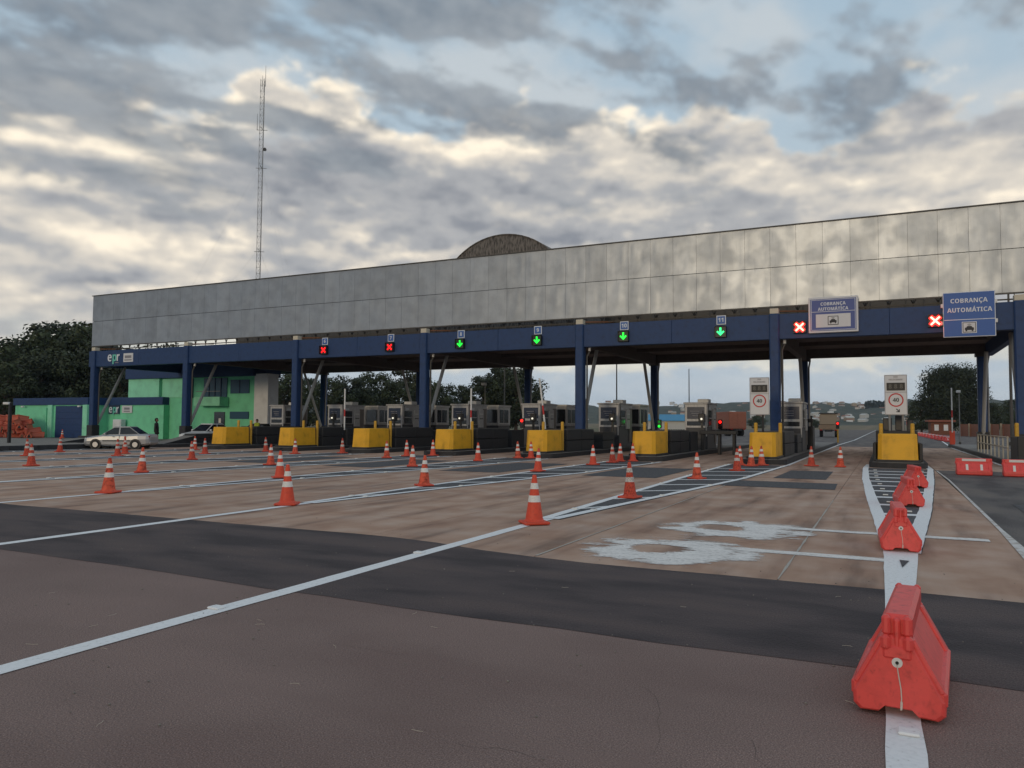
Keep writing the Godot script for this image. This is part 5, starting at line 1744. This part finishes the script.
# ---------------------------------------------------------------- people
func person_mesh(bones: Array, lo: Vector3, hi: Vector3, cell: float, blend: float) -> MB:
	# surface nets over a smooth union of tapered capsules
	var nx := int((hi.x - lo.x) / cell) + 1
	var ny := int((hi.y - lo.y) / cell) + 1
	var nz := int((hi.z - lo.z) / cell) + 1
	var f := PackedFloat32Array()
	f.resize(nx * ny * nz)
	var dist := func(p: Vector3) -> float:
		var d := 10.0
		for b in bones:
			var a: Vector3 = b[0]
			var ab: Vector3 = b[1] - a
			var t := clampf((p - a).dot(ab) / maxf(ab.length_squared(), 1e-6), 0.0, 1.0)
			var q := p - (a + ab * t)
			if b.size() > 4: q = q * b[4]
			var e: float = q.length() - lerpf(b[2], b[3], t)
			var h := clampf(0.5 + 0.5 * (d - e) / blend, 0.0, 1.0)
			d = lerpf(d, e, h) - blend * h * (1.0 - h)
		return d
	for k in nz:
		for j in ny:
			for i in nx:
				f[(k * ny + j) * nx + i] = dist.call(lo + Vector3(i, j, k) * cell)
	var vert := {}
	for k in nz - 1:
		for j in ny - 1:
			for i in nx - 1:
				var c := Vector3.ZERO
				var n := 0
				for e in [[0, 0, 0, 1, 0, 0], [0, 1, 0, 1, 1, 0], [0, 0, 1, 1, 0, 1], [0, 1, 1, 1, 1, 1], [0, 0, 0, 0, 1, 0], [1, 0, 0, 1, 1, 0], [0, 0, 1, 0, 1, 1], [1, 0, 1, 1, 1, 1], [0, 0, 0, 0, 0, 1], [1, 0, 0, 1, 0, 1], [0, 1, 0, 0, 1, 1], [1, 1, 0, 1, 1, 1]]:
					var va := f[((k + e[2]) * ny + j + e[1]) * nx + i + e[0]]
					var vb := f[((k + e[5]) * ny + j + e[4]) * nx + i + e[3]]
					if (va < 0.0) != (vb < 0.0):
						c += Vector3(e[0], e[1], e[2]).lerp(Vector3(e[3], e[4], e[5]), va / (va - vb))
						n += 1
				if n > 0:
					vert[(k * ny + j) * nx + i] = lo + (Vector3(i, j, k) + c / n) * cell
	var mb := MB.new()
	var norm := func(p: Vector3) -> Vector3:
		var e := 0.006
		return Vector3(dist.call(p + Vector3(e, 0, 0)) - dist.call(p - Vector3(e, 0, 0)), dist.call(p + Vector3(0, e, 0)) - dist.call(p - Vector3(0, e, 0)), dist.call(p + Vector3(0, 0, e)) - dist.call(p - Vector3(0, 0, e))).normalized()
	var nn := {}
	for key in vert: nn[key] = norm.call(vert[key])
	var step := [1, nx, nx * ny]
	for k in range(1, nz - 1):
		for j in range(1, ny - 1):
			for i in range(1, nx - 1):
				var id := (k * ny + j) * nx + i
				for ax in 3:
					var ot: int = id + step[ax]
					if (f[id] < 0.0) == (f[ot] < 0.0): continue
					var u: int = step[(ax + 1) % 3]
					var w: int = step[(ax + 2) % 3]
					var q := [id, id - u, id - u - w, id - w]
					if not (vert.has(q[0]) and vert.has(q[1]) and vert.has(q[2]) and vert.has(q[3])): continue
					mb.tri_n(vert[q[0]], vert[q[1]], vert[q[2]], nn[q[0]], nn[q[1]], nn[q[2]])
					mb.tri_n(vert[q[0]], vert[q[2]], vert[q[3]], nn[q[0]], nn[q[2]], nn[q[3]])
	return mb

func build_people() -> void:
	# standing figure 1.74 m, facing +Z before the turn, arms hanging, weight on the left leg
	var bd := []
	for s in [-1.0, 1.0]:
		bd.append([Vector3(s * 0.09, 0.90, 0), Vector3(s * 0.105, 0.49, 0.015), 0.088, 0.062])
		bd.append([Vector3(s * 0.105, 0.49, 0.015), Vector3(s * 0.115, 0.10, -0.02), 0.060, 0.044])
		bd.append([Vector3(s * 0.115, 0.06, -0.03), Vector3(s * 0.14, 0.045, 0.15), 0.048, 0.038])
		bd.append([Vector3(s * 0.175, 1.40, 0), Vector3(s * 0.25, 1.13, -0.02), 0.062, 0.048])
		bd.append([Vector3(s * 0.25, 1.13, -0.02), Vector3(s * 0.245, 0.88, 0.06), 0.046, 0.033])
		var pm := Vector3(s * 0.243, 0.82, 0.075)
		bd.append([Vector3(s * 0.245, 0.88, 0.06), pm, 0.030, 0.034])
		for k in 4:
			var o := Vector3(0.0, 0.0, -0.03 + k * 0.021)
			bd.append([pm + o, pm + o + Vector3(-s * 0.008, -0.085 + absf(k - 1.6) * 0.008, 0.012), 0.011, 0.008])
		bd.append([pm + Vector3(-s * 0.01, 0.02, 0.03), pm + Vector3(-s * 0.03, -0.035, 0.055), 0.012, 0.009])
	bd.append([Vector3(0, 0.94, 0), Vector3(0, 1.15, 0.0), 0.145, 0.135])
	bd.append([Vector3(-0.05, 1.15, 0), Vector3(-0.07, 1.36, -0.01), 0.125, 0.115])
	bd.append([Vector3(0.05, 1.15, 0), Vector3(0.07, 1.36, -0.01), 0.125, 0.115])
	bd.append([Vector3(0, 1.42, -0.01), Vector3(0, 1.52, 0.0), 0.062, 0.052])
	var body := person_mesh(bd, Vector3(-0.38, -0.02, -0.24), Vector3(0.38, 1.58, 0.26), 0.021, 0.035)
	var hd := [[Vector3(0, 1.63, 0.0), Vector3(0, 1.655, 0.0), 0.088, 0.09], [Vector3(0, 1.565, 0.03), Vector3(0, 1.60, 0.03), 0.055, 0.066], [Vector3(0, 1.635, 0.088), Vector3(0, 1.605, 0.105), 0.009, 0.014], [Vector3(-0.09, 1.635, -0.005), Vector3(-0.09, 1.60, -0.005), 0.016, 0.012], [Vector3(0.09, 1.635, -0.005), Vector3(0.09, 1.60, -0.005), 0.016, 0.012], [Vector3(-0.02, 1.578, 0.085), Vector3(0.02, 1.578, 0.085), 0.009, 0.009]]
	var head := person_mesh(hd, Vector3(-0.13, 1.48, -0.13), Vector3(0.13, 1.78, 0.14), 0.009, 0.02)
	var hr := [[Vector3(0, 1.665, -0.02), Vector3(0, 1.685, 0.0), 0.094, 0.088], [Vector3(0, 1.60, -0.045), Vector3(0, 1.66, -0.03), 0.07, 0.085]]
	var hair := person_mesh(hr, Vector3(-0.13, 1.5, -0.17), Vector3(0.13, 1.80, 0.12), 0.012, 0.02)
	var eyes := MB.new()
	for s in [-1.0, 1.0]: eyes.rbox(Vector3(s * 0.032, 1.637, 0.084), Vector3(0.022, 0.009, 0.01), 0.003)
	var bm := body.mesh()
	var hm := head.mesh()
	var rm := hair.mesh()
	var em := eyes.mesh()
	for q in [[Vector3(-41.3, 0.0, -33.6), 2.3, M.cloth_dark, "person in dark clothes standing behind the silver car", false], [Vector3(-41.7, 0.0, -42.6), 0.6, M.cloth_grey, "distant person in a yellow vest near the leftmost booth", true]]:
		var t := thing("person", q[3], "person", q[0], q[1])
		inst(t, "body", bm, q[2])
		inst(t, "head", hm, M.skin)
		inst(t, "hair", rm, M.hair)
		inst(t, "eyes", em, M.hair)
		if q[4]:
			var vs := person_mesh([[Vector3(-0.05, 1.02, 0), Vector3(-0.075, 1.38, -0.01), 0.15, 0.135], [Vector3(0.05, 1.02, 0), Vector3(0.075, 1.38, -0.01), 0.15, 0.135]], Vector3(-0.3, 0.8, -0.24), Vector3(0.3, 1.56, 0.24), 0.025, 0.03)
			part(t, "vest", vs, M.vest)

# ---------------------------------------------------------------- trees and land
func tree_meshes(sd: int, h: float, w: float, lobes: int, leaves: int, leaf: float, tone: Vector3, base: float) -> Array:
	# [trunk, crown]: tapered trunk with limbs, crown of leaf-sized faces gathered in clumps
	var r := RandomNumberGenerator.new()
	r.seed = sd
	var tk := MB.new()
	var th := h * 0.62
	var bend := Vector3(r.randf_range(-0.4, 0.4), 0, r.randf_range(-0.4, 0.4))
	var p := Vector3.ZERO
	for i in 5:
		var q := Vector3(0, th * (i + 1) / 5.0, 0) + bend * pow((i + 1) / 5.0, 2.0)
		tk.tube(p, q, h * 0.026 * (1.0 - i * 0.16), h * 0.026 * (1.0 - (i + 1) * 0.16), 9)
		p = q
	var V := PackedVector3Array()
	var N := PackedVector3Array()
	var Cc := PackedColorArray()
	var centres := []
	for i in lobes:
		var a := i * 2.39996 + r.randf_range(-0.5, 0.5)
		var y := lerpf(base, 0.88, pow((i + 0.5) / lobes, 0.85)) * h + r.randf_range(-0.05, 0.05) * h
		var env := sin(clampf((y / h - base + 0.10) / (1.08 - base), 0.03, 0.98) * PI) * 0.5 + 0.25
		var rad := w * 0.5 * env * sqrt(r.randf_range(0.12, 1.0))
		var lr := w * r.randf_range(0.11, 0.20)
		centres.append([Vector3(cos(a) * rad, y, sin(a) * rad) + bend * 0.7, lr])
		if i % 2 == 0:
			var st := Vector3(0, minf(y * 0.72, th * 0.95), 0) + bend * 0.5
			tk.tube(st, centres[-1][0], h * 0.009, h * 0.003, 6)
	var per := leaves / lobes
	for c in centres:
		var tint := r.randf_range(0.72, 1.25)
		for k in per:
			var d := Vector3(r.randfn(), r.randfn(), r.randfn()).normalized()
			var rr: float = c[1] * pow(r.randf(), 0.45) * r.randf_range(0.85, 1.2)
			var q: Vector3 = c[0] + d * rr * Vector3(1.0, 0.72, 1.0)
			var nrm := (d + Vector3(r.randfn(), r.randfn() + 0.5, r.randfn()) * 0.6).normalized()
			var u := nrm.cross(Vector3(r.randfn(), r.randfn(), r.randfn())).normalized()
			var v := nrm.cross(u)
			var s := leaf * r.randf_range(0.55, 1.25)
			var col := Color(tone.x, tone.y, tone.z) * tint * r.randf_range(0.75, 1.3)
			var a0 := q - u * s
			var a1 := q + v * s * 0.55
			var a2 := q + u * s
			var a3 := q - v * s * 0.55
			for t in [a0, a1, a2, a0, a2, a3]:
				V.append(t)
				N.append(nrm)
				Cc.append(Color(col.r, col.g, col.b))
	var arr := []
	arr.resize(Mesh.ARRAY_MAX)
	arr[Mesh.ARRAY_VERTEX] = V
	arr[Mesh.ARRAY_NORMAL] = N
	arr[Mesh.ARRAY_COLOR] = Cc
	var m := ArrayMesh.new()
	m.add_surface_from_arrays(Mesh.PRIMITIVE_TRIANGLES, arr)
	return [tk.mesh(), m]

func put_tree(called: String, v: Array, at: Vector3, s: Vector3, turn: float, label: String, group: String) -> void:
	var t := thing(called, label, "tree", at, turn, group)
	t.scale = s
	inst(t, "trunk", v[0], M.bark)
	inst(t, "crown", v[1], M.leaf)

func build_trees() -> void:
	var vs := []
	vs.append(tree_meshes(1, 10.0, 8.5, 30, 7000, 0.20, Vector3(0.030, 0.042, 0.018), 0.12))
	vs.append(tree_meshes(2, 10.0, 9.0, 34, 7000, 0.20, Vector3(0.036, 0.050, 0.020), 0.10))
	vs.append(tree_meshes(3, 10.0, 7.0, 26, 6000, 0.19, Vector3(0.027, 0.038, 0.020), 0.16))
	vs.append(tree_meshes(4, 10.0, 5.5, 15, 2600, 0.20, Vector3(0.040, 0.048, 0.024), 0.34))
	var big := tree_meshes(6, 14.0, 16.5, 90, 34000, 0.24, Vector3(0.026, 0.036, 0.018), 0.14)
	build_bushes(vs[1])
	var left := [[-105.4, -60.0, 12.9, 0], [-99.0, -58.7, 10.9, 1], [-105.3, -64.6, 12.2, 2], [-102.8, -65.7, 13.7, 1], [-108.4, -72.0, 16.6, 0], [-99.8, -69.4, 14.8, 1], [-90.4, -65.1, 12.2, 0], [-101.0, -75.5, 11.7, 1], [-91.8, -57.7, 9.8, 2], [-89.6, -61.0, 10.5, 0], [-91.1, -53.6, 8.3, 1], [-106.2, -81.9, 12.2, 0], [-95.0, -60.5, 10.5, 1], [-85.0, -64.0, 9.0, 0], [-97.0, -80.0, 13.0, 1]]
	var lw := ["farthest left dark tree at the picture's edge", "low dark tree behind the orange heap", "narrow dark tree behind the orange heap", "broad dark tree above the low building's left end", "tallest dark tree above the low green building", "broad tall tree beside the canopy's left end", "dark tree just left of the leftmost blue column", "dark tree seen between the two leftmost columns", "short narrow tree behind the low building's left end", "short dark tree behind the garage door", "lowest bushy tree at the left edge", "dark tree left of the mint green office", "short broad tree behind the low building roof", "small dark tree behind the low building's right end", "dark tree behind the tallest left tree"]
	rng.seed = 66
	for i in left.size():
		var q: Array = left[i]
		var s: float = q[2] / 9.6
		put_tree("dark_tree", vs[q[3]], Vector3(q[0], 0, q[1]), Vector3(s * rng.randf_range(0.95, 1.2), s, s * rng.randf_range(0.95, 1.2)), rng.randf_range(0, TAU), lw[i], "dark trees behind the low building")
	var mid := [[-86.4, -89.3, 8.3, 0], [-79.1, -86.2, 8.9, 1], [-81.7, -93.9, 8.8, 0], [-73.1, -89.1, 8.0, 1], [-74.2, -95.3, 9.0, 2], [-74.5, -101.8, 9.8, 1], [-67.6, -98.5, 8.3, 0], [-69.2, -106.6, 10.1, 3], [-62.8, -103.1, 8.0, 1], [-63.7, -111.6, 8.3, 3], [-58.5, -109.6, 9.5, 0], [-58.0, -114.3, 12.0, 2], [-52.1, -108.3, 10.6, 0], [-78.5, -117.7, 12.7, 3], [-58.1, -127.6, 7.3, 1], [-71.0, -94.0, 7.0, 0], [-65.5, -104.0, 7.0, 1], [-83.0, -90.5, 7.5, 1], [-55.5, -111.0, 7.6, 1]]
	var mw := ["leftmost tree in the row seen through the canopy right of the white wall", "second tree right of the white wall seen under the canopy", "third tree right of the white wall seen under the canopy", "bushy tree seen under the canopy below number six", "narrow tree seen under the canopy right of number six", "round tree seen under the canopy left of number seven", "tree seen under the canopy below number seven", "thin airy tree seen under the canopy below number seven", "tree right of the column between lanes 7 and 8", "airy small tree under the canopy left of number eight", "dense tree under the canopy below number eight", "tallest narrow tree under the canopy right of number eight", "dark tree left of the rear column at lane 9", "tall airy tree rising to the soffit below number seven", "low pale bush tree right of the rear column at lane 9", "low filler tree behind the booths below number six", "low filler tree behind the booths below number seven", "low tree right behind the white wall", "low tree between the dense and the dark tree below number eight"]
	for i in mid.size():
		var q: Array = mid[i]
		var s: float = q[2] / 9.6
		put_tree("background_tree", vs[q[3]], Vector3(q[0], 0, q[1]), Vector3(s * rng.randf_range(1.0, 1.3), s, s * rng.randf_range(1.0, 1.3)), rng.randf_range(0, TAU), mw[i], "trees seen under the canopy")
	put_tree("big_tree", big, Vector3(11.6, 0, -172.8), Vector3(0.86, 1.0, 0.86), 0.8, "big dark round tree seen through the right automatic lane", "")
	var right := [[6.6, -176.0, 7.0, 1, "low tree at the left foot of the big tree"], [18.4, -181.5, 6.6, 0, "low tree at the right foot of the big tree"], [23.4, -223.0, 7.5, 1, "small tree right of the big tree behind the wall"], [30.5, -237.6, 9.0, 0, "tree at the far right behind the brown wall"], [26.0, -205.0, 5.0, 1, "shrubby tree behind the brown wall near the black pole"], [16.0, -160.0, 4.2, 2, "small tree above the brown wall by the big tree"]]
	for q in right:
		var s: float = q[2] / 9.6
		put_tree("roadside_tree", vs[q[3]], Vector3(q[0], 0, q[1]), Vector3(s * 1.25, s, s * 1.25), rng.randf_range(0, TAU), q[4], "trees right of the road")

func build_bushes(v: Array) -> void:
	rng.seed = 5150
	for i in 16:
		var az := deg_to_rad(rng.randf_range(7.0, 24.0) - 26.0)
		var R := rng.randf_range(240.0, 420.0)
		var sc := rng.randf_range(0.28, 0.55)
		put_tree("far_bush", v, Vector3(sin(az) * R, 0.0, -cos(az) * R), Vector3(sc * 1.6, sc, sc * 1.6), rng.randf_range(0, TAU), "low dark bush in the far field seen under the canopy between booths", "far field bushes")

func build_land() -> void:
	# low field bank that closes the view down the road
	var f := fb(81, 0.01, 4)
	var mb := MB.new()
	var prev := []
	for i in 61:
		var x := -520.0 + i * 17.0
		var row := []
		for j in 5:
			var z: float = [-300.0, -340.0, -420.0, -600.0, -760.0][j]
			var y: float = [-0.05, 0.3, 1.0, 1.9, 1.2][j]
			y += f.get_noise_2d(x, z) * 1.2 * y * 0.5
			if absf(x + 6.0 - (z + 300) * 0.02) < 14.0 and j < 3: y = minf(y, -0.04 + 0.2 * j)
			row.append(Vector3(x + (i % 2) * 0.0, y, z + f.get_noise_2d(x * 2.0, 9.0) * 18.0))
		if i > 0:
			for j in 4:
				mb.face([prev[j], row[j], row[j + 1]], Vector3.UP)
				mb.face([prev[j], row[j + 1], prev[j + 1]], Vector3.UP)
		prev = row
	struct("field", mb, M.field)
	# wooded hills with the town on their slopes
	var hf := fb(83, 1.0, 5)
	var keys := [[-75.0, 20.0], [-35.0, 36.0], [-2.0, 44.0], [3.0, 40.0], [8.0, 32.0], [13.0, 38.0], [17.0, 44.0], [20.0, 38.0], [24.0, 40.0], [27.5, 43.0], [31.0, 40.0], [36.0, 44.0], [60.0, 36.0]]
	for ring in 2:
		var h := MB.new()
		var last := []
		for i in 261:
			var az := -75.0 + i * 0.52
			var ridge := 20.0
			for k in keys.size() - 1:
				if az >= keys[k][0] and az <= keys[k + 1][0]:
					ridge = lerpf(keys[k][1], keys[k + 1][1], (az - keys[k][0]) / (keys[k + 1][0] - keys[k][0]))
			ridge += hf.get_noise_2d(az * 0.35, ring * 20.0) * 7.0 + hf.get_noise_2d(az * 2.4, 5.0 + ring * 20.0) * 4.0 + hf.get_noise_2d(az * 14.0, 8.0) * 1.6
			if ring == 1: ridge = ridge * 1.75
			var a := deg_to_rad(az - 26.0)
			var col := []
			for j in 7:
				var t := j / 6.0
				var R := lerpf(700.0, 1500.0, t) if ring == 0 else lerpf(1900.0, 3000.0, t)
				var y := ridge * smoothstep(0.0, 0.95, t) + hf.get_noise_2d(az * 3.0, R * 0.01) * 2.5 * t * (1.0 - t) * 4.0
				if j == 0: y = -0.5
				col.append(Vector3(sin(a) * R, y, -cos(a) * R))
			col.append(Vector3(sin(a) * 1900.0, -2.0, -cos(a) * 1900.0) if ring == 0 else Vector3(sin(a) * 3600.0, -2.0, -cos(a) * 3600.0))
			if i > 0:
				for j in 7:
					h.face([last[j], col[j], col[j + 1]], Vector3.UP)
					h.face([last[j], col[j + 1], last[j + 1]], Vector3.UP)
			last = col
		struct("hills", h, M.hill)
	# houses of the town
	rng.seed = 909
	var wall := MB.new()
	wall.box(Vector3(0, 2.6, 0), Vector3(12, 6.2, 9))
	var roof := MB.new()
	roof.prism(PackedVector2Array([Vector2(-5.2, 5.7), Vector2(5.2, 5.7), Vector2(0, 8.2)]), Transform3D(Basis(Vector3.UP, PI / 2), Vector3.ZERO), -6.4, 6.4)
	var wm := wall.mesh()
	var rm := roof.mesh()
	var walls := [M.far_white, M.far_white, M.far_tan, M.white_wall]
	for i in 190:
		var az := rng.randf_range(19.0, 29.5) if i < 110 else (rng.randf_range(31.0, 36.5) if i < 145 else rng.randf_range(4.0, 18.0))
		var t := rng.randf_range(0.22, 0.85)
		var R := lerpf(700.0, 1500.0, t)
		var a := deg_to_rad(az - 26.0)
		var where := "the right of the big tree" if az > 30.0 else ("the automatic lanes" if az > 18.5 else "the green arrow lanes")
		var o := thing("far_house", "tiny far town house on the hillside beyond " + where, "house", Vector3(sin(a) * R, 39.5 * smoothstep(0.0, 0.95, t) - 0.8, -cos(a) * R), rng.randf_range(0, TAU), "town houses beyond " + where)
		var sc := rng.randf_range(0.35, 0.75)
		o.scale = Vector3(sc, sc * rng.randf_range(0.7, 1.1), sc)
		inst(o, "wall", wm, walls[rng.randi() % 4])
		inst(o, "roof", rm, M.far_roof if rng.randf() < 0.6 else M.far_white)
	# far woods that read as one mass: flat-topped plantation on the ridge
	var pl := tree_meshes(9, 14.0, 10.0, 14, 900, 0.9, Vector3(0.024, 0.034, 0.018), 0.1)
	for i in 9:
		var a := deg_to_rad(24.9 + i * 0.26 - 26.0)
		put_tree("ridge_tree", pl, Vector3(sin(a) * 1150.0, 22.0, -cos(a) * 1150.0), Vector3(1.0, 1.05 + 0.03 * (i % 3), 1.0), i * 1.3, "flat topped plantation tree on the ridge left of the right speed sign", "ridge trees")

# ---------------------------------------------------------------- scene
func _ready() -> void:
	var cam := Camera3D.new()
	cam.name = "camera"
	cam.fov = rad_to_deg(2.0 * atan(384.0 / 765.0))
	cam.near = 0.05
	cam.far = 6000.0
	cam.position = Vector3(0, 1.55, 0)
	cam.rotation_degrees = Vector3(2.96, 26.0, 0.36)
	add_child(cam)
	cam.current = true
	var env := Environment.new()
	env.background_mode = Environment.BG_SKY
	var sky := Sky.new()
	var pan := PanoramaSkyMaterial.new()
	pan.panorama = sky_image()
	sky.sky_material = pan
	env.sky = sky
	env.background_energy_multiplier = 1.0
	env.tonemap_mode = Environment.TONE_MAPPER_LINEAR
	env.tonemap_exposure = 1.46
	env.sdfgi_enabled = true
	env.ssao_enabled = true
	env.ssil_enabled = true
	env.fog_enabled = true
	env.fog_density = 0.00011
	env.fog_light_color = Color(0.70, 0.78, 0.88)
	var we := WorldEnvironment.new()
	we.name = "world_environment"
	we.environment = env
	add_child(we)
	# weak warm sun low behind the camera, veiled by cloud
	var sun := DirectionalLight3D.new()
	sun.name = "sun"
	sun.light_energy = 0.15
	sun.light_color = Color(1.0, 0.90, 0.75)
	sun.light_angular_distance = 10.0
	sun.shadow_enabled = true
	sun.rotation_degrees = Vector3(-9.5, -3.5, 0.0)
	add_child(sun)
	make_materials()
	build_ground()
	build_markings()
	build_land()
	build_canopy()
	build_buildings()
	build_islands()
	build_signals()
	build_signs()
	build_mast()
	build_trees()
	build_vehicles()
	build_people()
	build_barriers()
	build_cones()
